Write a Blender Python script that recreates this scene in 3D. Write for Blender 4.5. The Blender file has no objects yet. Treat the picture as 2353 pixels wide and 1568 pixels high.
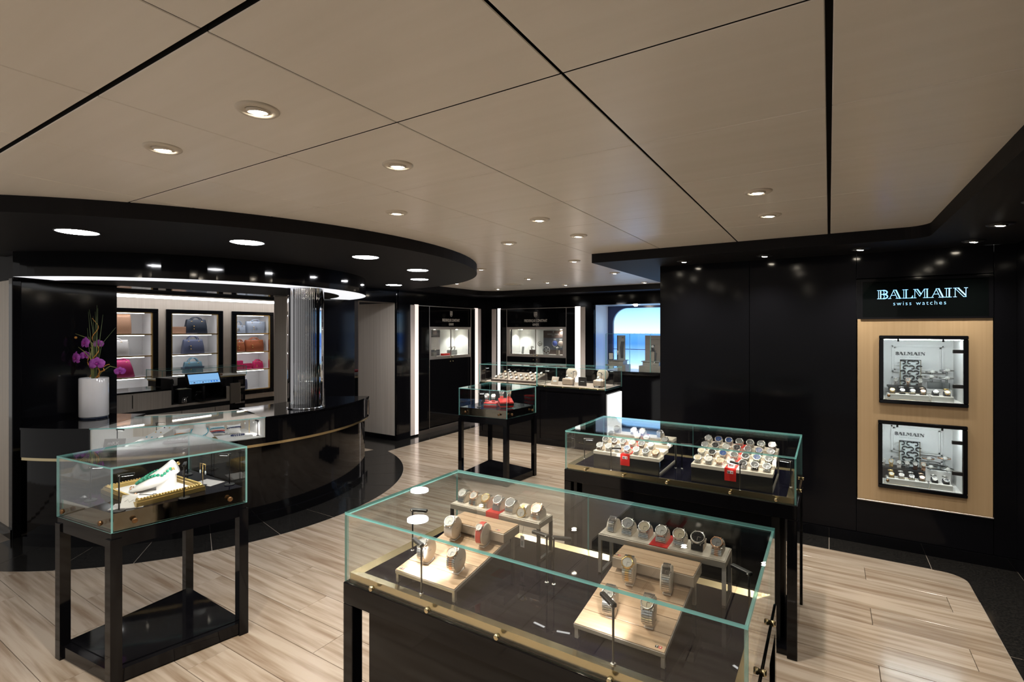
import bpy, math, random
from mathutils import Vector, Matrix
random.seed(7)
sc = bpy.context.scene
COL = sc.collection
PI = math.pi

# ---------------------------------------------------------------- camera
F_PX, CX, VH, EYE, YAW = 1166.0, 1176.5, 758.0, 1.65, math.radians(32.0)
cd = bpy.data.cameras.new('camera'); cam = bpy.data.objects.new('camera', cd); COL.objects.link(cam)
cd.sensor_width = 36.0; cd.sensor_fit = 'HORIZONTAL'; cd.lens = F_PX * 36.0 / 2353.0
cd.shift_y = (VH - 784.0) / 2353.0; cd.clip_start = 0.02; cd.clip_end = 60
cam.location = (0, 0, EYE); cam.rotation_euler = (PI / 2, 0, YAW)
sc.camera = cam

# ---------------------------------------------------------------- world, exposure
w = bpy.data.worlds.new('world'); sc.world = w; w.use_nodes = True
WB = w.node_tree.nodes['Background']
WB.inputs[0].default_value = (1.0, 0.97, 0.93, 1); WB.inputs[1].default_value = 0.30
sc.view_settings.view_transform = 'Standard'
try: sc.view_settings.look = 'None'
except Exception: pass
sc.view_settings.gamma = 1.0; sc.view_settings.use_curve_mapping = False
sc.view_settings.exposure = 0.50
sc.cycles.transparent_max_bounces = 32
sc.cycles.max_bounces = 7
sc.cycles.diffuse_bounces = 5
sc.cycles.glossy_bounces = 4
sc.cycles.caustics_reflective = False
sc.cycles.caustics_refractive = False
sc.cycles.sample_clamp_indirect = 5.0
sc.cycles.use_adaptive_sampling = True
sc.cycles.adaptive_threshold = 0.03

DOWN_W, SOFFIT_W, DISC_E, CASE_W = 56.0, 27.0, 58.0, 1.2
WARM = (1.0, 0.91, 0.79); COOL = (0.92, 0.95, 1.0)

# ---------------------------------------------------------------- pixel -> place helpers
FV = Vector((-math.sin(YAW), math.cos(YAW), 0)); RV = Vector((math.cos(YAW), math.sin(YAW), 0))
def ray(u, v): return FV + RV * ((u - CX) / F_PX) + Vector((0, 0, -(v - VH) / F_PX))
CAM = Vector((0, 0, EYE))
def Pz(u, v, z): k = ray(u, v); return CAM + k * ((z - EYE) / k.z)
def Px(u, v, x): k = ray(u, v); return CAM + k * (x / k.x)
def Py(u, v, y): k = ray(u, v); return CAM + k * (y / k.y)

# ---------------------------------------------------------------- materials
MATS = {}
def mat(name, col=(.8, .8, .8), rough=.5, metal=0., spec=.5, coat=0., emit=None, estr=0., alpha=None, trans=0., ior=1.5):
    if name in MATS: return MATS[name]
    m = bpy.data.materials.new(name); m.use_nodes = True; MATS[name] = m
    b = m.node_tree.nodes['Principled BSDF']; i = b.inputs
    i['Base Color'].default_value = (*col, 1); i['Roughness'].default_value = rough; i['Metallic'].default_value = metal
    i['Specular IOR Level'].default_value = spec; i['IOR'].default_value = ior
    i['Coat Weight'].default_value = coat; i['Coat Roughness'].default_value = .03
    i['Transmission Weight'].default_value = trans
    if emit: i['Emission Color'].default_value = (*emit, 1); i['Emission Strength'].default_value = estr
    return m
def noise_col(m, c1, c2, scale=(1, 1, 1), detail=4, lo=.35, hi=.65, coord='pos', rand=False, rough=None, bump=0., distort=0.):
    nt = m.node_tree; N = nt.nodes; L = nt.links; b = N['Principled BSDF']
    g = N.new('ShaderNodeNewGeometry') if coord == 'pos' else N.new('ShaderNodeTexCoord')
    mp = N.new('ShaderNodeMapping'); mp.inputs['Scale'].default_value = scale
    L.new(g.outputs['Position' if coord == 'pos' else 'Object'], mp.inputs['Vector'])
    if rand:
        oi = N.new('ShaderNodeObjectInfo'); mu = N.new('ShaderNodeMath'); mu.operation = 'MULTIPLY'; mu.inputs[1].default_value = 37.
        cb = N.new('ShaderNodeCombineXYZ'); L.new(oi.outputs['Random'], mu.inputs[0])
        for k in range(3): L.new(mu.outputs[0], cb.inputs[k])
        L.new(cb.outputs[0], mp.inputs['Location'])
    n = N.new('ShaderNodeTexNoise'); n.inputs['Scale'].default_value = 1; n.inputs['Detail'].default_value = detail
    n.inputs['Distortion'].default_value = distort
    L.new(mp.outputs[0], n.inputs['Vector'])
    r = N.new('ShaderNodeValToRGB'); r.color_ramp.elements[0].position = lo; r.color_ramp.elements[1].position = hi
    r.color_ramp.elements[0].color = (*c1, 1); r.color_ramp.elements[1].color = (*c2, 1)
    L.new(n.outputs['Fac'], r.inputs['Fac']); out = r.outputs['Color']
    if rand:
        mx = N.new('ShaderNodeHueSaturation'); mr = N.new('ShaderNodeMapRange'); mr.inputs[3].default_value = .9; mr.inputs[4].default_value = 1.08
        L.new(oi.outputs['Random'], mr.inputs[0]); L.new(mr.outputs[0], mx.inputs['Value']); L.new(out, mx.inputs['Color']); out = mx.outputs[0]
    L.new(out, b.inputs['Base Color'])
    if bump:
        bp = N.new('ShaderNodeBump'); bp.inputs['Strength'].default_value = bump; bp.inputs['Distance'].default_value = .002
        L.new(n.outputs['Fac'], bp.inputs['Height']); L.new(bp.outputs[0], b.inputs['Normal'])
    return m

BLACK = mat('black_lacquer', (.0035, .0035, .0045), .06, spec=.28, coat=.0)
BLACKW = noise_col(mat('black_wall_gloss', (.0045, .0045, .006), .10, spec=.11), (.0035, .0035, .0045), (.0055, .0055, .0075), (.6, .6, .6), bump=.04)
BLACKL = noise_col(mat('black_mirror_panel', (.004, .004, .006), .09, spec=.55), (.0035, .0035, .0045), (.0055, .0055, .0075), (.6, .6, .6), bump=.03)
SOFF = mat('soffit_charcoal_paint', (.009, .0088, .0105), .6, spec=.15)
MATTE = mat('matte_black', (.006, .006, .007), .6)
BLKMETAL = mat('black_metal', (.012, .012, .013), .35, spec=.5)
BLKTILE = noise_col(mat('black_granite', (.01, .01, .01), .14), (.006, .006, .006), (.016, .015, .014), (90, 90, 90), detail=2)
GROUT = mat('grout', (.22, .19, .16), .8)
DGROUT = mat('plank_joint', (.10, .08, .065), .8)
STONE = noise_col(mat('vein_cut_stone', rough=.16), (.205, .152, .108), (.335, .283, .228), (1.6, 26, 1), detail=7, lo=.33, hi=.60, rand=True, distort=.25)
LINEN = noise_col(mat('linen_panel', rough=.45), (.58, .51, .435), (.66, .59, .51), (70, 70, .8), detail=3)
TAN = noise_col(mat('tan_panel', rough=.5), (.45, .315, .175), (.48, .34, .195), (60, 60, .6), detail=3)
CEIL = noise_col(mat('ceiling_panel_paint', rough=.30, spec=.4), (.86, .82, .755), (.89, .85, .79), (.8, 18, 1), detail=3)
GAP = mat('ceiling_void', (.004, .004, .004), .9)
RINGW = mat('downlight_ring', (.66, .61, .53), .35, spec=.4)
LAMPW = mat('lamp_warm', (1, .9, .75), .5, emit=(1, .88, .70), estr=60.)
LAMPD = mat('lamp_disc_white', (1, 1, 1), .5, emit=(.97, .97, 1.0), estr=DISC_E)
LEDW = mat('led_white', (1, 1, 1), .5, emit=(.97, .97, 1.0), estr=7.0)
LEDP = mat('led_warm_tube', (1, .9, .85), .5, emit=(1, .92, .88), estr=1.25)
LEDPINK = mat('light_return_pale', (.74, .67, .65), .4)
DRUMGLOW = mat('drum_underglow', (.9, .9, .9), .4, emit=(.93, .96, 1.0), estr=.65)
WHITEPANEL = mat('lit_white_panel', (.9, .9, .9), .4, emit=(1, .98, .95), estr=1.1)
CHROME = mat('chrome', (.66, .66, .69), .04, metal=1)
STEEL = mat('steel', (.66, .65, .63), .22, metal=1)
BRUSHED = mat('brushed_frame', (.55, .50, .46), .38, metal=1)
BRASS = noise_col(mat('brass', rough=.22, metal=1), (.66, .54, .31), (.72, .60, .37), (3, 3, 3))
GOLD = mat('gold', (.80, .56, .22), .2, metal=1)
ROSE = mat('rose_gold', (.80, .47, .30), .2, metal=1)
BRONZEMIR = mat('bronze_mirror', (.42, .36, .28), .05, metal=1)
WHITE = mat('white_gloss', (.78, .77, .78), .08, coat=.5)
WMATTE = mat('white_matte', (.78, .76, .74), .55)
CREAM = mat('cream_leatherette', (.70, .63, .54), .5)
TRAYTOP = mat('tray_cream', (.62, .56, .48), .5)
TRAYEDGE = mat('tray_edge_metal', (.42, .38, .33), .42, metal=.7)
WOOD = noise_col(mat('oak', rough=.45), (.42, .275, .165), (.56, .395, .26), (5, 60, 20), detail=5, rand=True)
RED = mat('red', (.62, .022, .018), .4)
REDLEATHER = mat('red_strap', (.55, .05, .035), .5)
GREYSTRAP = mat('grey_strap', (.16, .19, .20), .5)
BLKSTRAP = mat('black_strap', (.008, .008, .009), .5)
BROWNSTRAP = mat('brown_strap', (.075, .035, .02), .5)
WHTSTRAP = mat('white_strap', (.72, .68, .66), .5)
MIRBLACK = mat('black_mirror_floor', (.003, .003, .007), .03, spec=.10)
INNERW = mat('niche_white', (.80, .79, .78), .5)
VITW = mat('vitrine_white', (.74, .76, .75), .5)
GREYP = mat('plinth_grey', (.24, .23, .22), .5)
TAUPE = mat('taupe_felt', (.30, .25, .215), .8)
BROWNP = mat('brown_board', (.075, .052, .045), .5)
PAPER = mat('paper', (.72, .70, .69), .6)
PAPERG = mat('paper_grey', (.42, .40, .40), .6)
INK = mat('ink', (.01, .01, .012), .6)
GREYINK = mat('grey_ink', (.32, .34, .34), .6)
SILVERTXT = mat('silver_lettering', (.82, .78, .74), .4)
BLUETXT = mat('sign_blue_glow', (.3, .6, .9), .5, emit=(.30, .62, 1.0), estr=.95)
ACRYL = mat('acrylic', (.85, .9, .9), .05, trans=1.0, ior=1.3)
GREENBEAD = noise_col(mat('green_bead', rough=.12), (.0, .12, .065), (.05, .36, .22), (60, 60, 60))
TURQ = mat('turquoise_bead', (.10, .45, .58), .3)
BLUEBEAD = mat('blue_bead', (.02, .035, .12), .2)
REDBEAD = mat('red_bead', (.6, .03, .03), .25)
PETAL = noise_col(mat('orchid_petal', rough=.5), (.26, .03, .30), (.42, .08, .44), (40, 40, 40))
STEMG = mat('orchid_stem', (.30, .30, .09), .5)
GRASS = mat('grass_blade', (.15, .20, .08), .5)
TWIG = mat('orange_twig', (.55, .24, .04), .5)
SKIN = mat('print_skin', (.60, .36, .25), .6)
HAIR = mat('print_hair', (.09, .035, .02), .6)
SUIT = mat('print_suit', (.02, .022, .035), .6)
BLUEPANEL = mat('navy_panel', (.02, .035, .10), .3)

def glass_mat(name, tint, ior=1.5, refl=(1, 1, 1)):
    m = bpy.data.materials.new(name); m.use_nodes = True; nt = m.node_tree; N = nt.nodes; L = nt.links
    N.remove(N['Principled BSDF']); out = N['Material Output']
    t = N.new('ShaderNodeBsdfTransparent'); t.inputs[0].default_value = (*tint, 1)
    g = N.new('ShaderNodeBsdfGlossy'); g.inputs['Roughness'].default_value = 0.0; g.inputs['Color'].default_value = (*refl, 1)
    geo = N.new('ShaderNodeNewGeometry'); mr = N.new('ShaderNodeMapRange')
    mr.inputs[3].default_value = ior; mr.inputs[4].default_value = 1 / ior
    fr = N.new('ShaderNodeFresnel'); mx = N.new('ShaderNodeMixShader')
    L.new(geo.outputs['Backfacing'], mr.inputs[0]); L.new(mr.outputs[0], fr.inputs['IOR'])
    L.new(fr.outputs[0], mx.inputs[0]); L.new(t.outputs[0], mx.inputs[1]); L.new(g.outputs[0], mx.inputs[2])
    L.new(mx.outputs[0], out.inputs['Surface']); return m
GLASS = glass_mat('clear_glass', (.975, .99, .985))
EDGE = mat('glass_edge_teal', (.30, .66, .66), .2, spec=.6)
def edge_trans():
    nt = EDGE.node_tree; N = nt.nodes; L = nt.links; b = N['Principled BSDF']; out = N['Material Output']
    t = N.new('ShaderNodeBsdfTransparent'); t.inputs[0].default_value = (.45, .85, .82, 1)
    mx = N.new('ShaderNodeMixShader'); mx.inputs[0].default_value = .62
    L.new(t.outputs[0], mx.inputs[1]); L.new(b.outputs[0], mx.inputs[2]); L.new(mx.outputs[0], out.inputs['Surface'])
edge_trans()

# backlit sea picture: sky fading to white at the horizon, sea below (a lit print)
def sea_mat():
    m = bpy.data.materials.new('backlit_sea_print'); m.use_nodes = True; nt = m.node_tree; N = nt.nodes; L = nt.links
    b = N['Principled BSDF']; g = N.new('ShaderNodeNewGeometry'); s = N.new('ShaderNodeSeparateXYZ'); L.new(g.outputs['Position'], s.inputs[0])
    mr = N.new('ShaderNodeMapRange'); mr.inputs[1].default_value = .95; mr.inputs[2].default_value = 2.1; L.new(s.outputs['Z'], mr.inputs[0])
    r = N.new('ShaderNodeValToRGB'); e = r.color_ramp.elements
    e[0].position = 0; e[0].color = (.75, .88, 1, 1); e[1].position = 1; e[1].color = (.14, .36, .70, 1)
    for p, c in ((.12, (.30, .55, .95, 1)), (.40, (.05, .20, .75, 1)), (.545, (.07, .26, .80, 1)), (.56, (.50, .66, .78, 1)), (.72, (.36, .58, .80, 1))):
        k = e.new(p); k.color = c
    n = N.new('ShaderNodeTexNoise'); mp = N.new('ShaderNodeMapping'); mp.inputs['Scale'].default_value = (6, 1, 70); L.new(g.outputs['Position'], mp.inputs[0]); L.new(mp.outputs[0], n.inputs['Vector'])
    ad = N.new('ShaderNodeMath'); ad.operation = 'MULTIPLY_ADD'; ad.inputs[1].default_value = .035; L.new(n.outputs['Fac'], ad.inputs[0]); L.new(mr.outputs[0], ad.inputs[2])
    sb = N.new('ShaderNodeMath'); sb.operation = 'SUBTRACT'; sb.inputs[1].default_value = .0175; L.new(ad.outputs[0], sb.inputs[0])
    L.new(sb.outputs[0], r.inputs[0]); L.new(r.outputs[0], b.inputs['Emission Color']); b.inputs['Base Color'].default_value = (.01, .02, .04, 1)
    b.inputs['Emission Strength'].default_value = 1.5; return m
SEA = sea_mat()

# ---------------------------------------------------------------- mesh building
class MB:
    def __init__(s): s.v = []; s.f = []; s.m = []; s.mats = []; s.sm = []
    def mi(s, m):
        if m not in s.mats: s.mats.append(m)
        return s.mats.index(m)
    def add(s, vs, fs, m, smooth=False):
        o = len(s.v); s.v += [tuple(p) for p in vs]; k = s.mi(m)
        for f in fs: s.f.append(tuple(i + o for i in f)); s.m.append(k); s.sm.append(smooth)
        return s
    def box(s, a, b, m):
        x0, y0, z0 = [min(a[i], b[i]) for i in range(3)]; x1, y1, z1 = [max(a[i], b[i]) for i in range(3)]
        return s.add([(x0, y0, z0), (x1, y0, z0), (x1, y1, z0), (x0, y1, z0), (x0, y0, z1), (x1, y0, z1), (x1, y1, z1), (x0, y1, z1)],
                     [(0, 3, 2, 1), (4, 5, 6, 7), (0, 1, 5, 4), (1, 2, 6, 5), (2, 3, 7, 6), (3, 0, 4, 7)], m)
    def bbox(s, a, b, m, r=.003):
        """box with chamfered edges"""
        x0, y0, z0 = [min(a[i], b[i]) for i in range(3)]; x1, y1, z1 = [max(a[i], b[i]) for i in range(3)]
        r = min(r, (x1 - x0) * .45, (y1 - y0) * .45, (z1 - z0) * .45)
        def ring(i, z): return [(x0 + i + r, y0 + i, z), (x1 - i - r, y0 + i, z), (x1 - i, y0 + i + r, z), (x1 - i, y1 - i - r, z), (x1 - i - r, y1 - i, z), (x0 + i + r, y1 - i, z), (x0 + i, y1 - i - r, z), (x0 + i, y0 + i + r, z)]
        V = ring(r, z0) + ring(0, z0 + r) + ring(0, z1 - r) + ring(r, z1)
        Fs = [tuple(range(7, -1, -1)), tuple(range(24, 32))]
        for k in range(3):
            for i in range(8): j = (i + 1) % 8; Fs.append((k * 8 + i, k * 8 + j, k * 8 + 8 + j, k * 8 + 8 + i))
        return s.add(V, Fs, m)
    def prism(s, poly, z0, z1, m, caps=None, sides=None):
        n = len(poly); V = [(p[0], p[1], z0) for p in poly] + [(p[0], p[1], z1) for p in poly]
        s.add(V, [tuple(range(n - 1, -1, -1)), tuple(range(n, 2 * n))], caps or m)
        for i in range(n):
            j = (i + 1) % n; s.add([V[i], V[j], V[n + j], V[n + i]], [(0, 1, 2, 3)], (sides[i] if sides else m))
        return s
    def tube(s, pts, r, m, n=8, cap=True):
        pts = [Vector(p) for p in pts]; rr = r if isinstance(r, (list, tuple)) else [r] * len(pts); V = []; Fs = []
        up = Vector((0, 0, 1))
        for i, p in enumerate(pts):
            t = (pts[min(i + 1, len(pts) - 1)] - pts[max(i - 1, 0)]).normalized()
            a = t.cross(up)
            if a.length < .05: a = t.cross(Vector((1, 0, 0)))
            a.normalize(); b = t.cross(a).normalized()
            for k in range(n): q = 2 * PI * k / n; V.append(p + a * (math.cos(q) * rr[i]) + b * (math.sin(q) * rr[i]))
        for i in range(len(pts) - 1):
            for k in range(n): j = (k + 1) % n; Fs.append((i * n + k, i * n + j, i * n + n + j, i * n + n + k))
        if cap: Fs += [tuple(range(n - 1, -1, -1)), tuple(range((len(pts) - 1) * n, len(pts) * n))]
        return s.add(V, Fs, m, True)
    def lathe(s, prof, m, n=24, c=(0, 0, 0), axis='z', close=True):
        V = []; Fs = []
        for (r, h) in prof:
            for k in range(n):
                a = 2 * PI * k / n; x, y, z = r * math.cos(a), r * math.sin(a), h
                if axis == 'x': x, y, z = h, x, y
                if axis == 'y': x, y, z = y, h, x
                V.append((x + c[0], y + c[1], z + c[2]))
        for i in range(len(prof) - 1):
            for k in range(n): j = (k + 1) % n; Fs.append((i * n + k, i * n + j, i * n + n + j, i * n + n + k))
        if close: Fs += [tuple(range(n - 1, -1, -1)), tuple(range((len(prof) - 1) * n, len(prof) * n))]
        return s.add(V, Fs, m, True)
    def ball(s, c, r, m, n=8, k=5, sc=(1, 1, 1)):
        prof = [(max(1e-4, math.sin(PI * i / k)) * 1.0, -math.cos(PI * i / k)) for i in range(k + 1)]
        V = []; Fs = []
        for (a, h) in prof:
            for q in range(n): t = 2 * PI * q / n; V.append((c[0] + r * sc[0] * a * math.cos(t), c[1] + r * sc[1] * a * math.sin(t), c[2] + r * sc[2] * h))
        for i in range(k):
            for q in range(n): j = (q + 1) % n; Fs.append((i * n + q, i * n + j, i * n + n + j, i * n + n + q))
        return s.add(V, Fs, m, True)
    def quad(s, a, b, c, d, m): return s.add([a, b, c, d], [(0, 1, 2, 3)], m)
    def xf(s, M):
        s.v = [tuple(M @ Vector(p)) for p in s.v]; return s
    def mesh(s, name):
        me = bpy.data.meshes.new(name); me.from_pydata(s.v, [], s.f)
        for m in s.mats: me.materials.append(m)
        me.polygons.foreach_set('material_index', s.m); me.polygons.foreach_set('use_smooth', s.sm); me.update()
        return me
    def build(s, name, parent=None, loc=None, rot=None): return put(name, s.mesh(name), parent, loc, rot)

def put(name, me, parent=None, loc=None, rot=None):
    o = bpy.data.objects.new(name, me); COL.objects.link(o)
    if parent is not None: o.parent = parent
    if loc is not None: o.location = loc
    if rot is not None: o.rotation_euler = rot
    return o
def tag(o, label=None, cat=None, group=None, kind=None):
    if label: o['label'] = label
    if cat: o['category'] = cat
    if group: o['group'] = group
    if kind: o['kind'] = kind
    return o
def thing(name, label, cat, loc=(0, 0, 0), rot=(0, 0, 0), group=None, kind=None):
    o = bpy.data.objects.new(name, None); COL.objects.link(o); o.location = loc; o.rotation_euler = rot; o.empty_display_size = .05
    return tag(o, label, cat, group, kind)
def copy_tree(o, parent=None):
    c = o.copy(); COL.objects.link(c); c.parent = parent
    for ch in o.children: copy_tree(ch, c)
    return c
def arc(c, r, a0, a1, n): return [(c[0] + r * math.cos(math.radians(a0 + (a1 - a0) * i / n)), c[1] + r * math.sin(math.radians(a0 + (a1 - a0) * i / n))) for i in range(n + 1)]
def sector(c, r0, r1, a0, a1, n): return arc(c, r1, a0, a1, n) + arc(c, r0, a1, a0, n)
def ringprism(mb, c, r0, r1, a0, a1, n, z0, z1, m, top=None, outer=None, inner=None):
    """curved block made of quads (works for concave sectors)"""
    for i in range(n):
        b0 = a0 + (a1 - a0) * i / n; b1 = a0 + (a1 - a0) * (i + 1) / n
        o0, o1 = arc(c, r1, b0, b1, 1); i0, i1 = arc(c, r0, b0, b1, 1)
        A = [(*o0, z0), (*o1, z0), (*i1, z0), (*i0, z0)]; B = [(*o0, z1), (*o1, z1), (*i1, z1), (*i0, z1)]
        mb.quad(A[3], A[2], A[1], A[0], m); mb.quad(*B, top or m)
        mb.add([A[0], A[1], B[1], B[0]], [(0, 1, 2, 3)], outer or m); mb.add([A[2], A[3], B[3], B[2]], [(0, 1, 2, 3)], inner or m)
        if i == 0: mb.quad(A[3], A[0], B[0], B[3], m)
        if i == n - 1: mb.quad(A[1], A[2], B[2], B[1], m)
    return mb
def spot(name, loc, power, col, size=110, blend=.6, radius=.03, target=None, parent=None):
    l = bpy.data.lights.new(name, 'SPOT'); l.energy = power; l.color = col; l.spot_size = math.radians(size); l.spot_blend = blend; l.shadow_soft_size = radius
    o = bpy.data.objects.new(name, l); COL.objects.link(o); o.location = loc
    if target is not None: o.rotation_euler = (Vector(target) - Vector(loc)).to_track_quat('-Z', 'Y').to_euler()
    if parent is not None: o.parent = parent
    return o
def area(name, loc, size, power, col, rot=(0, 0, 0), parent=None):
    l = bpy.data.lights.new(name, 'AREA'); l.energy = power; l.color = col; l.shape = 'RECTANGLE'; l.size = size[0]; l.size_y = size[1]
    o = bpy.data.objects.new(name, l); COL.objects.link(o); o.location = loc; o.rotation_euler = rot
    if parent is not None: o.parent = parent
    return o
WALL_Y = (PI / 2, 0, 0)          # lettering on a wall that faces -Y
WALL_X = (PI / 2, 0, PI / 2)     # lettering on a wall that faces +X
def text(name, s, height, m, parent, loc, rot, width=None, bold=0., spacing=1.0):
    cu = bpy.data.curves.new(name, 'FONT'); cu.body = s; cu.size = 1; cu.align_x = 'CENTER'; cu.extrude = .006; cu.offset = bold; cu.space_character = spacing; cu.resolution_u = 3
    t = bpy.data.objects.new(name, cu); COL.objects.link(t); bpy.context.view_layer.update()
    me = bpy.data.meshes.new_from_object(t.evaluated_get(bpy.context.evaluated_depsgraph_get()))
    bpy.data.objects.remove(t); bpy.data.curves.remove(cu)
    xs = [v.co.x for v in me.vertices]; ys = [v.co.y for v in me.vertices]
    k = height / .73; kx = (width / (max(xs) - min(xs))) if width else k; xm = (max(xs) + min(xs)) / 2
    for v in me.vertices: v.co.x = (v.co.x - xm) * kx; v.co.y *= k; v.co.z *= .08
    me.materials.clear(); me.materials.append(m); me.name = name
    return put(name, me, parent, loc, rot)
def stroke(mb, pts, wd, m, cap=1., z=.0015):
    """flat raised stroke in the local XY plane"""
    P = [Vector((p[0], p[1])) for p in pts]
    for a, b in zip(P[:-1], P[1:]):
        d = (b - a)
        if d.length < 1e-6: continue
        d.normalize(); n = Vector((-d.y, d.x)) * wd / 2; a2 = a - d * wd * .3 * cap; b2 = b + d * wd * .3 * cap
        mb.add([(*(a2 + n), z), (*(a2 - n), z), (*(b2 - n), z), (*(b2 + n), z)], [(0, 1, 2, 3)], m)
GLY = {}
def _a(cx, cy, rx, ry, a0, a1, n=10): return [(cx + rx * math.cos(math.radians(a0 + (a1 - a0) * i / n)), cy + ry * math.sin(math.radians(a0 + (a1 - a0) * i / n))) for i in range(n + 1)]
t_, T_ = .055, .115
GLY['B'] = [([(0, 1), (.6, 1)], t_), ([(0, 0), (.62, 0)], t_), ([(.12, 0), (.12, 1)], t_), ([(.33, 0), (.33, 1)], T_), ([(.33, .52), (.62, .52)], t_),
            (_a(.45, .76, .22, .24, 90, -90), t_), (_a(.45, .26, .24, .26, 90, -90), t_), (_a(.6, .76, .36, .24, 90, -90), T_), (_a(.6, .26, .40, .26, 90, -90), T_)]
GLY['A'] = [([(.14, 0), (.55, 1)], t_), ([(.52, .95), (.88, 0)], t_), ([(.76, .97), (1.13, 0)], T_ * 1.2), ([(.5, 1), (.8, 1)], t_), ([(.3, .38), (.74, .38)], t_), ([(0, 0), (.28, 0)], t_), ([(.74, 0), (1.28, 0)], t_)]
GLY['L'] = [([(0, 1), (.52, 1)], t_), ([(.12, 0), (.12, 1)], t_), ([(.34, 0), (.34, 1)], T_), ([(0, 0), (.95, 0)], t_), ([(.95, 0), (.95, .28)], t_), ([(.8, .03), (.95, .2)], t_)]
GLY['M'] = [([(0, 1), (.42, 1)], t_), ([(.13, 0), (.13, 1)], t_), ([(.15, .97), (.58, .18)], t_), ([(.38, .98), (.70, .42)], T_ * 1.1), ([(.58, .18), (1.0, 1)], t_), ([(1.0, 1), (1.35, 1)], t_),
            ([(1.03, 0), (1.03, 1)], t_), ([(1.26, 0), (1.26, 1)], T_), ([(0, 0), (.26, 0)], t_), ([(.9, 0), (1.5, 0)], t_)]
GLY['I'] = [([(0, 0), (.6, 0)], t_), ([(0, 1), (.6, 1)], t_), ([(.15, 0), (.15, 1)], t_), ([(.4, 0), (.4, 1)], T_)]
GLY['N'] = [([(0, 1), (.5, 1)], t_), ([(.15, 0), (.15, 1)], t_), ([(0, 0), (.28, 0)], t_), ([(.15, .97), (.86, .03)], t_), ([(.42, .98), (1.04, .18)], T_ * 1.1), ([(1.08, 0), (1.08, 1)], t_), ([(.93, 1), (1.23, 1)], t_), ([(.86, 0), (1.1, 0)], t_)]
def inline_word(name, width, m, parent, loc, rot, fat=1.):
    mb = MB(); k = width / 8.27
    for ch, x in zip('BALMAIN', (0, 1.06, 2.43, 3.45, 5.0, 6.28, 7.04)):
        for pts, wd in GLY[ch]: stroke(mb, [((x + p[0] - 4.135) * k, p[1] * k) for p in pts], wd * k * fat, m)
    return mb.build(name, parent, loc, rot)

# ================================================================= the setting
ZC, ZS = 2.32, 2.24                    # ceiling panels, dark soffits
XL, YR, YB, XR = -5.42, 4.756, 7.79, 1.086
CC, CR = (-5.82, 2.95), 1.77           # counter circle
SC, SR = (-5.28, 2.75), 2.66           # big round soffit
DC, DR = (-5.83, 2.87), 1.76           # drum over the counter

def holed(mb, axis, p0, p1, a0, a1, z0, z1, holes, m):
    A = sorted({a0, a1} | {min(max(h[i], a0), a1) for h in holes for i in (0, 1)}); Zs = sorted({z0, z1} | {min(max(h[i], z0), z1) for h in holes for i in (2, 3)})
    for i in range(len(A) - 1):
        for j in range(len(Zs) - 1):
            am, zm = (A[i] + A[i + 1]) / 2, (Zs[j] + Zs[j + 1]) / 2
            if any(h[0] < am < h[1] and h[2] < zm < h[3] for h in holes): continue
            if axis == 'y': mb.box((A[i], p0, Zs[j]), (A[i + 1], p1, Zs[j + 1]), m)
            else: mb.box((p0, A[i], Zs[j]), (p1, A[i + 1], Zs[j + 1]), m)
    return mb

# ---- floor: slab + stone planks + black granite border tiles
XV = -5.52
fl = MB().box((-5.6, -1.6, -.08), (XR, YB, -.012), DGROUT).build('floor')
tag(fl, 'beige vein-cut stone plank floor of the watch shop', 'floor', kind='structure')
PW, PLEN = .202, 1.22
pcache = {}
def plank_mesh(x0, x1):
    L = round(x1 - x0, 3)
    if L not in pcache: pcache[L] = MB().bbox((-L / 2 + .0012, -PW / 2 + .0011, -.014), (L / 2 - .0012, PW / 2 - .0011, 0), STONE, .0012).mesh('plank')
    return pcache[L]
k = -17
for k in range(-17, 29):
    yc = 4.28 - PW * k - PW / 2
    if yc < -1.5 or yc > YB: continue
    x = .207 + .407 * (k % 3) + 2 * PLEN
    while x > -5.5:
        x0, x1 = max(x - PLEN, -5.55), min(x, .84)
        if x1 - x0 > .02 and not (x1 < -4.4 and math.hypot(x1 - CC[0], yc - CC[1]) < 1.6): put('plank', plank_mesh(x0, x1), fl, ((x0 + x1) / 2, yc, 0))
        x -= PLEN
bd = MB()
ringprism(bd, CC, 1.05, 2.13, -84, 75, 60, -.004, .0008, GROUT)
bd.box((-6.5, 4.90, -.004), (-5.08, 5.50, .0007), GROUT); bd.box((XL, 5.5, -.004), (-5.08, YB, .0007), GROUT)
bd.box((-1.36, 4.49, -.004), (XR, YR, .0008), GROUT); bd.box((.772, -1.6, -.004), (XR, 4.49, .0008), GROUT)
bdo = bd.build('floor_border'); tag(bdo, 'black granite tile border around the beige stone floor', 'floor', kind='structure')
a = -51.6 - 2 * 12.9
while a < 74:
    put('tile', ringprism(MB(), CC, 1.06, 2.128, a + .06, min(a + 12.9, 75) - .06, 10, .0005, .0022, BLKTILE).mesh('tile'), bdo); a += 12.9
def tile(x0, y0, x1, y1): put('tile', MB().box((x0 + .0022, y0 + .0022, .0005), (x1 - .0022, y1 - .0022, .0021), BLKTILE).mesh('tile'), bdo)
for i in range(2): tile(-6.48 + .7 * i, 4.9, -5.78 + .7 * i, 5.5)
for i in range(4): tile(XL, 5.5 + .575 * i, -5.08, 6.075 + .575 * i)
xs = [-1.36, -.6, 0, .6]
for i in range(3): tile(xs[i], 4.49, xs[i + 1], YR)
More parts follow.
